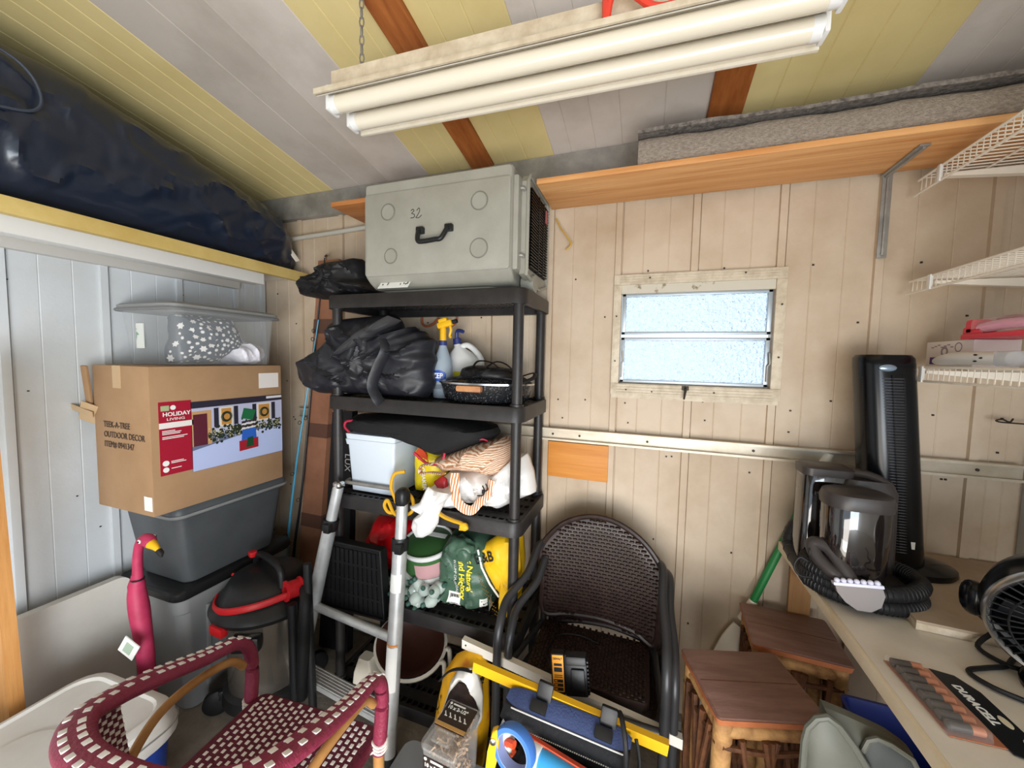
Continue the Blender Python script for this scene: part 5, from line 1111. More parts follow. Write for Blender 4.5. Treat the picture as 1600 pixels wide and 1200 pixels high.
cr2 = thing('black_bin', 'open black bin under the tools in front of the wicker chairs', 'bin', (-.2, 1.14, 0))
def shell_at(levels, th, c):
    inner = [(z+(.01 if k == 0 else 0), hx-th, hy-th, max(.01, r-th)) for k, (z, hx, hy, r) in enumerate(levels)][::-1]
    return rloft(B(), levels+inner, c)
obj('body', shell_at([(.003, .20, .08, .03), (.44, .215, .095, .03), (.455, .225, .10, .03)], .012, (-.18, 1.10, 0)), m_dark, cr2)
obj('contents', blob(B(), (-.18, 1.11, .46), (.20, .08, .075), 81, .05, 9, 4, 3), m_pouch, cr2)
tpz = thing('tape_roll', 'roll of blue masking tape standing on the bin in front of the tool pouch', 'tape', (-.335, 1.055, .601))
Mt = Matrix.Translation((-.335, 1.055, .601)) @ R3(math.radians(82), 0, math.radians(-12)) @ R3(0, 0, 0)
obj('tape', lathe(B(), [(.054, -.018), (.0665, -.018), (.068, -.015), (.068, .015), (.0665, .018), (.054, .018), (.054, -.018)], 48, Mt), mat('tape_blue', '#4a7fd0', .55), tpz)
obj('core', lathe(B(), [(.0515, -.018), (.054, -.018), (.054, .018), (.0515, .018), (.0515, -.018)], 48, Mt), mat('tape_core', '#8fa6d8', .6), tpz)
cg = thing('caulking_gun', 'orange caulking gun holding a bright blue tube behind the tape roll', 'caulking gun', (-.12, 1.12, .6))
p0, p1 = Vector((-.33, 1.10, .568)), Vector((.10, 1.02, .545))
obj('tube', tube(B(), [p0.lerp(p1, .16), p0.lerp(p1, .19), p0.lerp(p1, .93)], [.03, .036, .036], 20), mat('tube_blue', '#3f9fd6', .4), cg)
obj('tube_cap', tube(B(), [p0.lerp(p1, .10), p0.lerp(p1, .165)], .038, 20), m_txtw, cg)
bm = B(); d_ = (p1-p0); loft(bm, [[p0+d_*t+Vector((0, y, z)) for y, z in ((.008, .033), (.026, .026), (.030, .030), (.010, .039))] for t in (-.02, 1.0)]); tube(bm, crv([p0+Vector((-.01, -.03, .03)), p0+Vector((-.035, -.02, .02)), p0+Vector((-.04, 0, -.015)), p0+Vector((-.02, 0, -.035))], 4), .012, 8); obj('frame', bm, mat('orange_red', '#e2542c', .45), cg)
bm = B(); c_ = p0.lerp(p1, .66)+Vector((.0, -.0275, .0255)); box(bm, tuple(c_), (.07, .002, .035), 0, R3(math.radians(-42), math.radians(2.6), math.radians(-11))); lb_ = obj('label', bm, m_txtw, cg)
bm = B(); [box(bm, tuple(c_+Vector((-.025+.006*k, -.0008-.0012*k*.9+.0048, 0))), (.003, .003, .024), 0, R3(math.radians(-42), math.radians(2.6), math.radians(-11))) for k in range(9)]; obj('bars', bm, m_txtb, lb_, kind='stuff')
kn = thing('utility_knife', 'yellow utility knife standing beside the blue tape roll', 'knife', (-.405, 1.06, .56))
Mk = basis((-.405, 1.055, .572), (.98, .15, -.13), (-.1, .1, .99))
bm = B(); prism(bm, [(-.014, -.075), (.014, -.075), (.018, -.02), (.016, .04), (.004, .072), (-.012, .06), (-.016, 0)], Mk, -.012, .012); bmesh.ops.bevel(bm, geom=bm.edges[:], offset=.003, segments=1, affect='EDGES'); obj('body', bm, m_yelp, kn)
bm = lathe(B(), [(0, .011), (.010, .011), (.010, .016), (0, .018)], 16, Mk @ Matrix.Translation((-.004, .035, 0))); obj('screw', bm, m_steel, kn)
bm = prism(B(), [(.0, .06), (.014, .05), (.024, .088), (.016, .10)], Mk, -.004, .004); obj('blade', bm, m_steel, kn)
bm = blob(B(), (-.37, 1.10, .575), (.018, .02, .04), 5, .01, 20, 3); tag(obj('plastic_nozzle', bm, m_cr), 'cream plastic nozzle seen through the ring of the blue tape', 'nozzle')
tc_ = thing('torn_carton', 'torn brown carton flap with a pale ragged edge under the tool pouch', 'carton', (-.15, 1.16, .55))
rg = [(-.36, .555), (-.33, .572), (-.29, .560), (-.25, .562), (-.20, .535), (-.14, .525), (-.06, .508), (.02, .495), (.05, .47), (.04, .42), (-.33, .44)]
obj('flap', prism(B(), rg, XZ(1.175), -.003, .003), mat('flap_brown', '#8a765c', .8), tc_); obj('torn_edge', tube(B(), [(x, 1.172, z) for x, z in rg[:9]], .0045, 5), m_cream, tc_)
# screw tub
sbx = thing('screw_box', 'clear plastic box of deck screws with a brown printed label on the grey tub', 'box', (-.600, 1.15, .275), math.radians(-4))
m_cbox = mat('clear_box', '#e6e4e0', .22, alpha=.13); m_lbl = mat('label_brown', '#33261f', .55)
obj('body', shell_at([(.0, .060, .085, .015), (.20, .066, .092, .015)], .002, (0, 0, 0)), m_cbox, sbx, local=True)
obj('lid', rloft(B(), [(.198, .070, .096, .018), (.214, .070, .096, .018), (.220, .064, .090, .016)]), m_cbox, sbx, local=True)
obj('lid_tab', box(B(), (0, -.055, .224), (.07, .045, .012), .004), m_cbox, sbx, local=True)
obj('lid_label', box(B(), (0, .030, .2215), (.118, .105, .002), .0005), m_lbl, sbx, local=True); ll = sbx.children[-1]
obj('label_stripe', box(B(), (0, -.012, .2235), (.118, .014, .001)), mat('stripe_tan', '#c79a5a', .5), ll, local=True)
Ms = W[sbx.name]
text('10 x 2-1/2"', .0185, Ms @ basis((-.052, .052, .2228), (1, 0, 0), (0, 1, 0)), m_txtw, ll, bold=.0005)
bm = B(); cyl(bm, (-.047, .074, .222), (-.047, .074, .2235), .005, 10); box(bm, (-.012, .074, .2228), (.05, .006, .001))
for k in range(5): box(bm, (-.045+.02*k, .03, .2228), (.004, .018, .001), 0, R3(0, 0, .6)); box(bm, (-.04+.02*k, .022, .2228), (.011, .003, .001))
obj('print', bm, m_txtw, ll, local=True, kind='stuff')
fl_ = obj('front_label', box(B(), (0, -.0925, .11), (.11, .002, .13)), m_lbl, sbx, local=True)
text('10 x 2-1/2"', .0185, Ms @ basis((-.05, -.0942, .142), (1, 0, 0), (0, 0, 1)), m_txtw, fl_, bold=.0005)
bm = B(); cyl(bm, (-.045, -.0935, .168), (-.045, -.0945, .168), .006, 10); box(bm, (.0, -.0941, .168), (.05, .001, .008)); obj('print', bm, m_txtw, fl_, local=True, kind='stuff')
bm = B(); random.seed(3)
for k in range(170):
    c = Vector((random.uniform(-.048, .048), random.uniform(-.07, .07), random.uniform(.012, .182))); d = Vector((random.gauss(0, 1), random.gauss(0, 1), random.gauss(0, .5))).normalized()*.014
    tube(bm, [c-d, c+d], .003, 5)
    cyl(bm, tuple(c+d*.95), tuple(c+d*1.1), .006, 6)
obj('screws', bm, mat('bronze_screw', '#c7a582', .5, .1), sbx, local=True, kind='stuff')
gtb = thing('grey_tub', 'low smoky grey plastic tub under the box of screws', 'tub', (-.65, 1.10, 0))
obj('body', rloft(B(), [(.003, .15, .12, .03), (.26, .18, .15, .04), (.262, .19, .16, .04), (.273, .19, .16, .04)], (-.65, 1.08, 0)), mat('smoky_grey', '#7d7f81', .35), gtb)
# ------------------------------------------------------------------ twig stools
m_stop = mat('stool_top', '#8a6a60', .5, 0, '#75544a', 5, stretch=(1, 5, 1), bump=.1, bs=30); m_sedge = mat('stool_edge', '#c67a50', .55, 0, '#a96038', 9)
m_bark = mat('birch_bark', '#c99b63', .7, 0, '#7d5230', 12, bump=.4, bs=50, contrast=(.4, .7)); m_twig = mat('dark_twig', '#6f4527', .7, 0, '#4a2c1a', 14, bump=.4, bs=60)
def twig_stool(loc, rz, hx, hy, label, seed):
    s = thing('twig_stool', label, 'stool', loc, rz, 'twig stools by the workbench'); random.seed(seed); zt = .72
    tp = obj('top', rloft(B(), [(zt-.004, hx, hy, .012), (zt, hx-.004, hy-.004, .010)]), m_stop, s, local=True)
    obj('top_edge', rloft(B(), [(zt-.026, hx-.003, hy-.003, .014), (zt-.005, hx+.001, hy+.001, .014)]), m_sedge, tp, local=True)
    bm = B(); b2(bm, -hx+.01, hx-.01, .0-.0012, .0012, zt-.0004, zt+.0006); obj('plank_joint', bm, m_twig, tp, local=True)
    px_, py_ = hx-.035, hy-.035
    for sx_ in (-1, 1):
        for sy_ in (-1, 1): obj('leg', tube(B(), [(sx_*px_, sy_*py_, .0), (sx_*(px_+.004), sy_*(py_-.003), .3), (sx_*px_, sy_*py_, zt-.027)], [.030, .027, .029], 12), m_bark, s, local=True)
    for sy_ in (-1, 1): obj('apron', tube(B(), [(-px_, sy_*py_, zt-.062), (px_, sy_*py_, zt-.066)], .026, 10), m_bark, s, local=True)
    for sx_ in (-1, 1): obj('apron', tube(B(), [(sx_*px_, -py_, zt-.066), (sx_*px_, py_, zt-.062)], .024, 10), m_bark, s, local=True)
    for z in (zt-.105, .12):
        for sy_ in (-1, 1): obj('branch', tube(B(), crv([(-px_-.01, sy_*(py_+.02), z), (0, sy_*(py_+.026), z-.012), (px_+.01, sy_*(py_+.02), z)], 4), .009, 7), m_twig, s, local=True)
        for sx_ in (-1, 1): obj('branch', tube(B(), crv([(sx_*(px_+.02), -py_-.01, z), (sx_*(px_+.026), 0, z-.01), (sx_*(px_+.02), py_+.01, z)], 4), .009, 7), m_twig, s, local=True)
    for sy_ in (-1, 1):
        for x0, x1 in ((-.09, .02), (.015, -.10), (-.02, .10), (.10, .03), (.0, .0)):
            x0 *= hx/.17; x1 *= hx/.17
            obj('branch', tube(B(), crv([(x0, sy_*(py_+.026), zt-.075), ((x0+x1)/2+random.uniform(-.01, .01), sy_*(py_+.03), .35), (x1, sy_*(py_+.022), .03)], 5), random.uniform(.008, .016), 7), m_twig, s, local=True)
    for sx_ in (-1, 1):
        for y0, y1 in ((-.08, .03), (.03, -.07), (.08, .05), (-.03, -.03)):
            obj('branch', tube(B(), crv([(sx_*(px_+.024), y0, zt-.075), (sx_*(px_+.03), (y0+y1)/2, .35), (sx_*(px_+.02), y1, .03)], 5), random.uniform(.008, .015), 7), m_twig, s, local=True)
    return s
twig_stool((.373, 1.441, 0), math.radians(17), .172, .144, 'brown topped twig stool nearest the grey scoop', 4)
twig_stool((.598, 1.79, 0), math.radians(-2), .160, .140, 'brown topped twig stool tucked half under the workbench by the wall', 8)
# ------------------------------------------------------------------ workbench
wbn = thing('workbench', 'long off white workbench along the wall under the wire shelves', 'workbench', (.97, .5, 0))
m_edge = mat('bench_edge', '#e8dac2', .5, 0, '#dcc9aa', 8)
obj('top', b2(B(), .597, XR-.003, -1.0, 1.953, .985, 1.02, .002), m_cream, wbn)
obj('front_edge', b2(B(), .584, .597, -1.0, 1.953, .983, 1.0205, .002), m_edge, wbn)
for y in (1.942, .4, -.9): obj('leg', b2(B(), .63, .71, y-.010, y+.010, .002, .985), wood('bench_leg', '#9a6f3f', '#7d5529', 'Z'), wbn)
obj('frame_rail', b2(B(), .66, .70, -.95, 1.93, .88, .984), wood('bench_rail', '#9a6f3f', '#7d5529', 'Y'), wbn)
pw = thing('plywood_sheet', 'offcut of plywood lying flat on the workbench against the wall', 'plywood', (1.07, 1.7, 1.0205))
pl = [(.790, 1.435), (XR-.01, 1.40), (XR-.01, 1.98), (.83, 1.98)]
obj('face', prism(B(), pl, Matrix.Translation((0, 0, 1.042)), 0, .008), mat('plywood_face', '#b8a48d', .65, 0, '#a28d75', 4), pw)
obj('core', prism(B(), pl, Matrix.Translation((0, 0, 1.021)), 0, .0208), mat('plywood_core', '#dccdb8', .7, 0, '#b7a283', 20), pw)
bx_ = thing('blue_bin', 'deep blue plastic bin under the workbench behind the grey scoop', 'bin', (.86, 1.3, 0))
obj('body', shell_at([(.003, .15, .22, .03), (.66, .20, .28, .03), (.68, .205, .285, .03)], .01, (.87, 1.27, 0)), mat('deep_blue', '#10246e', .45), bx_)
obj('strap', tube(B(), crv([(.682, 1.42, .66), (.675, 1.44, .60), (.680, 1.43, .52)], 4), .006, 6), m_galv, bx_)
# spot cleaner
sc = thing('carpet_cleaner', 'portable carpet cleaner with a smoky tank and coiled black hose on the workbench corner', 'carpet cleaner', (.73, 1.60, 1.0205))
m_smoke = mat('smoky_tank', '#1c1716', .05, alpha=.9, coat=1., spec=.9); m_scl = mat('cleaner_grey', '#3a3534', .38); m_scd = mat('cleaner_dark', '#2f2a2a', .4)
X0, Y0 = .675, 1.555
obj('base', rloft(B(), [(.0, .125, .105, .08), (.05, .125, .105, .08), (.062, .115, .095, .07)], (.72, 1.60, 1.022)), m_scd, sc)
tk = obj('front_tank', rloft(B(), [(1.05, .082, .060, .055), (1.06, .086, .064, .058), (1.335, .090, .068, .06), (1.345, .086, .064, .058)], (X0, Y0, 0)), m_smoke, sc)
obj('tank_core', rloft(B(), [(1.075, .055, .03, .028), (1.33, .06, .034, .03)], (X0+.012, Y0+.012, 0)), m_scd, tk)
obj('tank_lid', rloft(B(), [(1.338, .094, .072, .062), (1.362, .096, .074, .064), (1.382, .090, .068, .06), (1.388, .075, .055, .05)], (X0, Y0, 0)), m_scl, sc)
bk_ = obj('rear_tank', rloft(B(), [(1.06, .075, .055, .03), (1.40, .072, .052, .03), (1.415, .064, .046, .03)], (.640, 1.715, 0)), m_smoke, sc)
obj('tank_core', rloft(B(), [(1.07, .05, .035, .02), (1.27, .05, .035, .02)], (.640, 1.715, 0)), m_scd, bk_)
obj('tank_lid', rloft(B(), [(1.398, .078, .058, .03), (1.425, .080, .06, .03), (1.432, .07, .05, .03)], (.640, 1.715, 0)), m_scl, bk_)
obj('badge', box(B(), (.625, 1.661, 1.335), (.05, .003, .012)), m_steel, bk_); obj('badge', box(B(), (.622, 1.661, 1.333), (.012, .004, .026), .003), m_steel, bk_)
obj('housing', rloft(B(), [(1.04, .09, .06, .04), (1.36, .085, .055, .04), (1.40, .07, .045, .04)], (.755, 1.69, 0)), m_scl, sc)
obj('carry_handle', tube(B(), crv([(.69, 1.70, 1.405), (.72, 1.69, 1.418), (.77, 1.68, 1.412), (.81, 1.67, 1.388), (.82, 1.665, 1.36)], 5), .022, 10, ry=.014), m_scl, sc)
m_hose = mat('ribbed_hose', '#17171a', .5)
cx_, cy_ = .722, 1.60; hp = []
for k in range(58):
    a = math.radians(150+k*14.5); t = k/57; r = 1.0
    hp.append((cx_+(.150-.0*t)*math.cos(a), cy_+.118*math.sin(a), 1.048+.052*min(1, max(0, (t-.35)/.3))))
end = [(.60, 1.545, 1.14), (.583, 1.57, 1.185), (.60, 1.60, 1.20)]
hp_ = [(.665, 1.80, 1.20), (.605, 1.81, 1.165), (.578, 1.80, 1.115), (.570, 1.765, 1.07)]+hp[2:]
obj('hose', tube(B(), crv(hp_, 3), .024, 10), m_hose, sc)
bm = B(); P_ = crv(hp_, 6); F2 = frames(P_)
for i in range(0, len(P_), 2):
    p, t, u, v = F2[i]; tube(bm, [p+u*.0237*math.cos(a)+v*.0237*math.sin(a) for a in (2*PI*k/10 for k in range(10))], .0022, 4, loop=True)
obj('hose_rib', bm, m_hose, sc, kind='stuff')
wd = obj('hand_wand', tube(B(), crv([(.735, 1.50, 1.085), (.63, 1.49, 1.11), (.575, 1.53, 1.15), (.565, 1.555, 1.19), (.60, 1.535, 1.19), (.632, 1.50, 1.145), (.65, 1.475, 1.105)], 5), .021, 12), m_scl, sc)
Mb = basis((.655, 1.455, 1.10), (.98, -.10, .16), (-.1, .25, .95))
obj('tool_head', prism(B(), [(-.058, .012), (.058, .012), (.060, -.01), (.045, -.042), (.018, -.058), (-.015, -.056), (-.040, -.036), (-.056, -.008)], Mb, -.012, .012), mat('clear_grey_nozzle', '#a79c98', .2, trans=.5, ior=1.2), wd)
bm = B(); box(bm, (0, .016, 0), (.124, .010, .03), .003); [blob(bm, (-.05+.0165*k, .026, .006), (.008, .008, .010), 1, 0, 1, 2, 2) for k in range(7)]; bm.transform(Mb); obj('brush', bm, mat('lilac_white', '#dcdcf0', .4), wd)
bm = tube(B(), crv([(.56, 1.56, 1.20), (.55, 1.53, 1.17), (.555, 1.54, 1.13), (.53, 1.55, 1.135), (.515, 1.55, 1.10), (.53, 1.54, 1.075), (.56, 1.53, 1.08)], 5), .0035, 6); obj('wire_loop', bm, m_blk, sc)
# tower fan
fn = thing('tower_fan', 'tall glossy black tower fan standing on the plywood sheet', 'fan', (.86, 1.80, 1.05))
m_gl = mat('gloss_black', '#0a0b0e', .2, spec=.35); fx0, fy0, tl = .840, 1.80, .075
def fring(z, hx, hy, r): 
    k = (1.84-z)/.78; return [(x+fx0+tl*k-.015, y+fy0, z) for x, y in rrect(hx, hy, r, 7)]
R_ = [fring(1.06, .088, .075, .06), fring(1.10, .086, .074, .06), fring(1.80, .083, .070, .055), fring(1.83, .082, .069, .055), fring(1.842, .074, .062, .05)]
obj('column', loft(B(), R_), m_gl, fn)
obj('base', lathe(B(), [(0, 0), (.135, 0), (.14, .008), (.138, .022), (.10, .034), (.06, .045), (0, .048)], 40, Matrix.Translation((.95, 1.812, 1.0505)), 1, .8), m_gl, fn)
bm = B()
for i in range(62):
    z = 1.135+i*.0102; k = (1.84-z)/.78; cxx = fx0+tl*k-.015
    tube(bm, [(cxx+.086*math.sin(a)-.002, fy0-.0735*math.cos(a)*1.0+.0, z) for a in (math.radians(-62+10*j) for j in range(11))], .0022, 4)
obj('louvre', bm, mat('louvre_black', '#6b6e76', .3, .7), fn, kind='stuff')
bm = B()
for a in (-30, -5, 18): 
    a = math.radians(a); tube(bm, [((fx0+tl*(1.84-z)/.78-.015)+.084*math.sin(a), fy0-.0725*math.cos(a), z) for z in (1.13, 1.77)], .003, 5)
obj('grille_bar', bm, m_gl, fn)
obj('badge', blob(B(), (.810, fy0-.0715, 1.795), (.026, .006, .013), 1, 0, 1, 3, 2), mat('blue_grey_badge', '#8fa3b8', .2, .6), fn)
obj('sticker', box(B(), (.917, fy0-.072, 1.165), (.022, .003, .026)), m_txtw, fn)
# round fan at the bench front
rf_ = thing('desk_fan', 'round black desk fan with a silver rim and ring shaped base on the workbench', 'fan', (1.03, 1.26, 1.0205))
Mf = basis((.992, 1.235, 1.205), (.83, -.50, .25), (-.35, -.12, .93))
obj('housing', lathe(B(), [(.150, .03), (.168, .02), (.172, -.02), (.158, -.07), (.10, -.10), (0, -.11)], 48, Mf), m_gl, rf_)
obj('rim', lathe(B(), [(.152, .028), (.160, .036), (.166, .030), (.168, .02), (.158, .02)], 48, Mf), mat('rim_silver', '#a8a6a2', .25, .9), rf_)
bm = B()
for k in range(46):
    a = 2*PI*k/46; tube(bm, [Mf @ Vector((r*math.cos(a+tw), r*math.sin(a+tw), z)) for r, z, tw in ((.03, .044, 0), (.08, .045, .12), (.125, .04, .22), (.155, .03, .28))], .0024, 5)
for r in (.05, .09, .125): tube(bm, [Mf @ Vector((r*math.cos(a), r*math.sin(a), .044)) for a in (2*PI*k/32 for k in range(32))], .0022, 5, loop=True)
obj('guard', bm, m_blk, rf_, kind='stuff', smooth=False)
bm = B()
for k in range(5):
    a = 2*PI*k/5; pr_ = [(.03*math.cos(a+.3), .03*math.sin(a+.3), .015), (.135*math.cos(a+.1), .135*math.sin(a+.1), .02), (.14*math.cos(a+.55), .14*math.sin(a+.55), -.005), (.09*math.cos(a+.95), .09*math.sin(a+.95), -.02), (.03*math.cos(a+1.1), .03*math.sin(a+1.1), -.02)]
    loft(bm, [[Mf @ Vector(p) for p in pr_], [Mf @ (Vector(p)+Vector((0, 0, -.004))) for p in pr_]])
obj('blade', bm, mat('blade_grey', '#26272b', .3), rf_, smooth=False)
obj('hub', lathe(B(), [(.03, -.02), (.034, .02), (.028, .048), (0, .052)], 20, Mf), m_gl, rf_)
obj('pivot', blob(B(), tuple(Mf @ Vector((-.175, .02, -.03))), (.022, .03, .045), 1, 0, 1, 3, 2.6), m_gl, rf_)
bm = B(); lathe(bm, [(.068, .0), (.15, .0), (.152, .012), (.14, .026), (.10, .034), (.070, .024), (.068, .0)], 44, Matrix.Translation((1.055, 1.24, 1.021)), 1, .85); obj('base_ring', bm, m_gl, rf_)
for s in (-1, 1): obj('stand', tube(B(), crv([(1.055+.10*s*.8, 1.24-.06*s, 1.05), Mf @ Vector((.165*s, -.05, -.05)), Mf @ Vector((.178*s, .0, -.03))], 4), .014, 8), m_gl, rf_)
obj('cord', tube(B(), crv([(1.15, 1.36, 1.03), (1.07, 1.395, 1.027), (.98, 1.385, 1.027), (.92, 1.33, 1.027), (.86, 1.30, 1.027), (.81, 1.27, 1.027), (.825, 1.22, 1.03), (.89, 1.18, 1.027), (.90, 1.10, 1.027), (.95, 1.00, 1.027), (.98, .85, 1.027)], 6), .006, 7), m_blk, rf_)
obj('cord', tube(B(), crv([(.945, 1.42, 1.06), (.90, 1.39, 1.03), (.92, 1.33, 1.03), (.97, 1.32, 1.03), (1.0, 1.3, 1.04)], 6), .006, 7), m_blk, rf_)
# batteries
bp_ = thing('battery_pack', 'clear blister pack of batteries on a copper and black card on the workbench', 'batteries', (.68, 1.14, 1.021))
Mp = basis((.632, 1.030, 1.0215), (.96, .05, 0), (.19, .98, 0))
m_cop = mat('copper_card', '#c07a58', .35, .3); m_bkc = mat('black_card', '#14181c', .4)
def mb(fn_): bm = B(); fn_(bm); bm.transform(Mp); return bm
obj('card', mb(lambda b: b2(b, .005, .105, .0, .215, 0, .002)), m_cop, bp_)
obj('card', mb(lambda b: prism(b, [(.100, -.012), (.166, -.03), (.166, .16), (.145, .205), (.10, .215)], Matrix(), .0012, .0032)), m_bkc, bp_)
bl = B(); rloft(bl, [(.002, .042, .106, .008), (.020, .040, .103, .008), (.024, .034, .098, .008)], (.042, .108, 0)); bl.transform(Mp)
for k in range(8):
    y = .018+k*.0255; bt_ = obj('battery', mb(lambda b: cyl(b, (.012, y, .0125), (.050, y, .0125), .0098, 14)), mat('battery_black', '#4a4340', .3, .5), bp_)
    obj('battery_end', mb(lambda b: cyl(b, (.050, y, .0125), (.072, y, .0125), .0098, 14)), m_cop, bt_)
obj('blister', bl, mat('blister', '#f2efec', .08, alpha=.10, spec=.9), bp_)
text('DURACELL', .024, Mp @ basis((.116, .168, .0036), (0.02, -1, 0), (1, 0.02, 0)), m_txtw, bp_, bold=.0008, sx=.92)
for y, h in ((.075, .034), (.015, .038)): obj('card_window', mb(lambda b: prism(b, [(.150+.008*math.cos(a), y+h/2*math.sin(a)) for a in (2*PI*k/16 for k in range(16))], Matrix(), .003, .0038)), mat('card_cream', '#d8cdb4', .6), bp_)
# ------------------------------------------------------------------ grey scoop, spade, lower objects
sg = thing('plastic_scoop', 'large grey moulded plastic scoop standing between the near twig stool and the workbench', 'scoop', (.47, 1.07, .0))
m_gry = mat('grey_moulded', '#64655d', .5, 0, '#57584f', 6)
bl_o = [(.462, .40), (.41, .45), (.400, .70), (.396, .80), (.396, .899), (.401, .934), (.417, .962), (.436, .972), (.460, .958), (.489, .922), (.519, .875), (.545, .80), (.56, .70), (.55, .45)]
obj('blade', pillow(B(), bl_o, 1.062, .05, 1, 0, 5, K=7, N=60, flat=.8, edge=.006), m_gry, sg)
obj('blade_rim', tube(B(), [(x, 1.055, z) for x, z in bl_o], .008, 8, loop=True), m_gry, sg)
ho = [(.45, .955), (.495, .947), (.546, .935), (.58, .926), (.625, .90), (.635, .86), (.635, .60), (.45, .60)]
obj('hood', pillow(B(), ho, 1.12, .07, 2, 0, 5, K=7, N=60, flat=.4, edge=.012), m_gry, sg)
hh = [(.515, .900), (.524, .930), (.540, .940), (.565, .935), (.605, .915), (.622, .88), (.622, .78), (.530, .78)]
obj('shade_patch', pillow(B(), hh, 1.078, .02, 2, 0, 5, K=4, N=40, flat=.3, edge=.004), mat('hollow_shade', '#3c4040', .6), sg)  # solid dark patch on the hood, coloured as the shade inside an opening
obj('hollow_rim', tube(B(), [(x, 1.071, z) for x, z in hh[:6]], .006, 6), m_gry, sg)
obj('handle', tube(B(), [(.48, 1.09, .01), (.48, 1.09, .62)], .022, 12), m_gry, sg)
sh = thing('garden_shovel', 'green handled shovel with a white grip leaning behind the twig stool against the wall', 'shovel', (.6, 1.92, 0))
hp0, hp1 = Vector((.40, 1.955, .42)), Vector((.752, 1.972, 1.43))
d = hp1-hp0; m_grn = mat('green_handle', '#1f7a3d', .4)
obj('handle', tube(B(), [hp0+d*.28, hp0+d*.90], .016, 14), m_grn, sh)
obj('grip', tube(B(), [hp0+d*.88, hp0+d*.96, hp0+d*.995, hp0+d*1.0], [.019, .021, .019, .012], 14), m_cr, sh)
obj('ferrule', tube(B(), [hp0+d*.20, hp0+d*.30], [.026, .018], 14), m_cr, sh)
obj('blade', pillow(B(), [(.30, .10), (.34, .40), (.385, .52), (.43, .60), (.47, .58), (.475, .45), (.46, .25), (.40, .05), (.35, .003)], 1.962, .02, 2, 0, 5, K=6, N=44), m_cr, sh)
# ------------------------------------------------------------------ wire shelves
m_wire = mat('white_wire', '#ece4d6', .4)
def wire_shelf(z, label, lip=.05):
    s = thing('wire_shelf', label, 'shelf', (XR, .8, z), 0, 'white wire shelves above the workbench'); ya, yb = -.6, 1.93; xf, xb = .95, XR-.006
    for x, dz in ((xf, 0), (xf, -lip)): obj('front_rail', tube(B(), [(x, ya, z+dz), (x, yb+(.02 if dz else 0), z+dz)], .0042, 8), m_wire, s)
    for x in (1.10, 1.24, xb): obj('long_rail', tube(B(), [(x, ya, z-.006), (x, yb, z-.006)], .0035, 8), m_wire, s)
    bm = B(); y = ya+.01
    while y < yb: tube(bm, [(xb, y, z), (xf, y, z), (xf-.001, y, z-lip)], .0022, 5); y += .0255
    obj('cross_wire', bm, m_wire, s, kind='stuff')
    for y in (1.81, .9, .1): obj('lip_clip', box(B(), (xf-.003, y, z-lip/2), (.010, .016, lip+.008), .002), m_white, s)
    for y in (1.86, .95):
        obj('support_arm', loft(B(), [[(xf+.03, yy, z-.012), (xb, yy, z-.012), (xb, yy, z-.055), (xf+.03, yy, z-.022)] for yy in (y-.012, y+.012)]), m_wire, s, smooth=False)
    return s
wire_shelf(2.508, 'topmost white wire shelf just under the pine board'); wire_shelf(2.128, 'middle white wire shelf with nothing on it', .045); wire_shelf(1.800, 'lowest white wire shelf holding the pink packages')
pk1 = thing('carton_pack', 'white printed carton lying on the lowest wire shelf beneath the pink package', 'box', (1.06, 1.8, 1.804))
obj('carton', b2(B(), 1.015, 1.13, 1.70, 1.925, 1.8045, 1.895, .002), mat('pack_white', '#e3dad6', .5), pk1)
bm = B(); b2(bm, 1.0135, 1.016, 1.845, 1.90, 1.812, 1.838); b2(bm, 1.0135, 1.016, 1.80, 1.838, 1.835, 1.848); obj('purple_print', bm, mat('print_purple', '#4a2f78', .5), pk1)
bm = B()
for k in range(7): b2(bm, 1.0138, 1.016, 1.885-.016*k, 1.897-.016*k, 1.872+(k % 3)*.004, 1.876+(k % 3)*.004)
lathe(bm, [(.013, 0), (.017, 0), (.017, .002), (.013, .002), (.013, 0)], 20, Matrix.Translation((1.0145, 1.765, 1.872)) @ R3(0, PI/2, 0)); lathe(bm, [(.010, 0), (.018, 0), (.018, .002), (.010, .002), (.010, 0)], 20, Matrix.Translation((1.0145, 1.83, 1.858)) @ R3(0, PI/2, 0)); obj('grey_print', bm, mat('print_grey', '#9a8a90', .6), pk1)
tb_ = thing('blister_pack', 'clear pack with a white plastic handle in front of the white printed carton', 'package', (1.0, 1.62, 1.804))
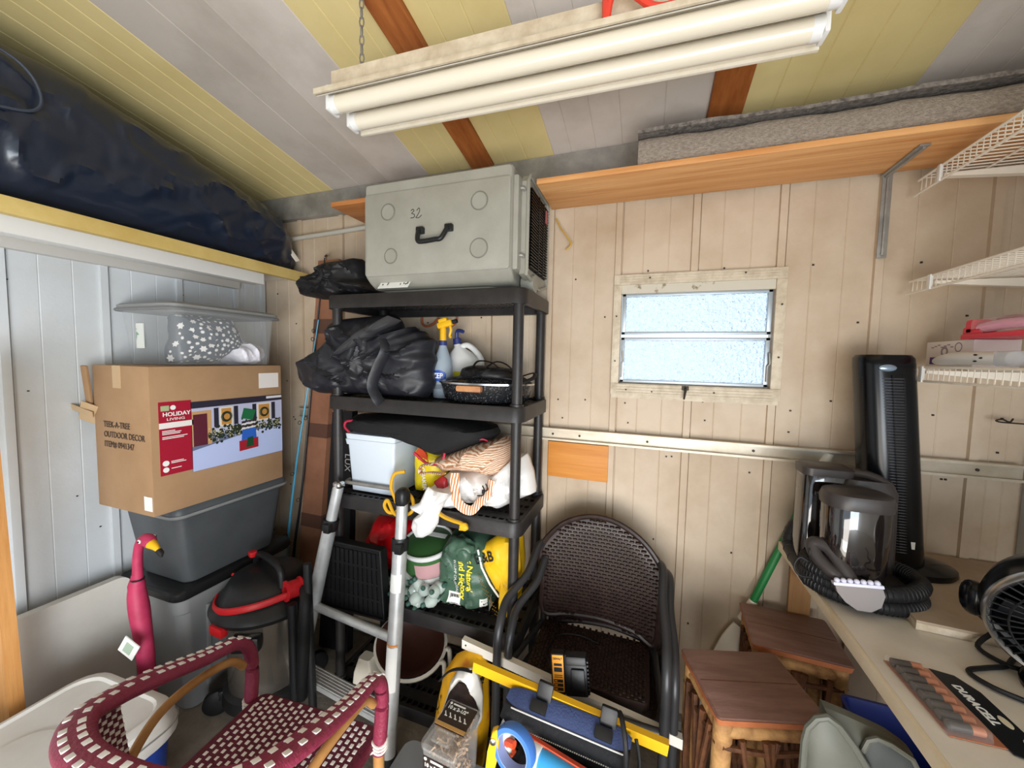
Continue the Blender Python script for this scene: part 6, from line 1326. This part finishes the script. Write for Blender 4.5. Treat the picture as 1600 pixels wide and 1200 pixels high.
obj('handle', tube(B(), crv([(1.0, 1.85, 1.822), (.995, 1.80, 1.827), (.99, 1.72, 1.833), (.985, 1.62, 1.832), (.985, 1.50, 1.83)], 5), [.006, .009, .012, .014, .016, .018, .019, .020, .021, .021, .021, .021, .021, .021, .021, .021, .021, .021, .021, .021, .021][:21], 12), m_white, tb_)
bm = B(); [blob(bm, (.964, 1.605+dy, 1.832+dz), (.003, .008, .003), 1, 0, 1, 1, 2) for dy, dz in ((0, .01), (0, -.010), (-.022, -.0))]; obj('dark_mark', bm, m_txtb, tb_)
obj('blister', box(B(), (.99, 1.47, 1.829), (.055, .14, .045), .008), mat('blister_blue', '#dfe6f2', .1, alpha=.45), tb_)
pk2 = thing('pink_package', 'pink and red blister package lying on top of the white carton', 'package', (1.05, 1.62, 1.90))
m_pr = mat('package_red', '#e23a4e', .45); m_pp = mat('package_pink', '#f0a9c4', .4)
obj('card', b2(B(), 1.00, 1.13, 1.38, 1.735, 1.8965, 1.912, .002), m_pr, pk2)
bm = B(); box(bm, (1.03, 1.712, 1.935), (.05, .035, .05), .008); box(bm, (1.025, 1.70, 1.922), (.04, .08, .03), .008); obj('red_cap', bm, m_pr, pk2)
obj('blister', box(B(), (1.05, 1.55, 1.937), (.09, .33, .048), .010), mat('blister_pink', '#f6d5df', .08, alpha=.3), pk2)
bm = tube(B(), crv([(1.02, 1.68, 1.93), (1.02, 1.60, 1.936), (1.02, 1.50, 1.934), (1.02, 1.40, 1.938)], 4), .016, 10); obj('pink_handle', bm, m_pp, pk2)
bm = tube(B(), crv([(1.045, 1.66, 1.955), (1.04, 1.60, 1.958), (1.045, 1.55, 1.952), (1.04, 1.45, 1.958)], 4), .007, 8); obj('brown_strip', bm, mat('strip_brown', '#8a4a3a', .5), pk2)
hk = tube(B(), crv([(1.30, 1.96, 1.615), (1.285, 1.95, 1.603), (1.262, 1.945, 1.612), (1.245, 1.945, 1.608), (1.255, 1.945, 1.602), (1.30, 1.945, 1.60), (1.368, 1.945, 1.598)], 5), .003, 6)
tag(obj('wire_hook', hk, m_screw), 'thin dark wire hook sticking out below the lowest wire shelf', 'hook')
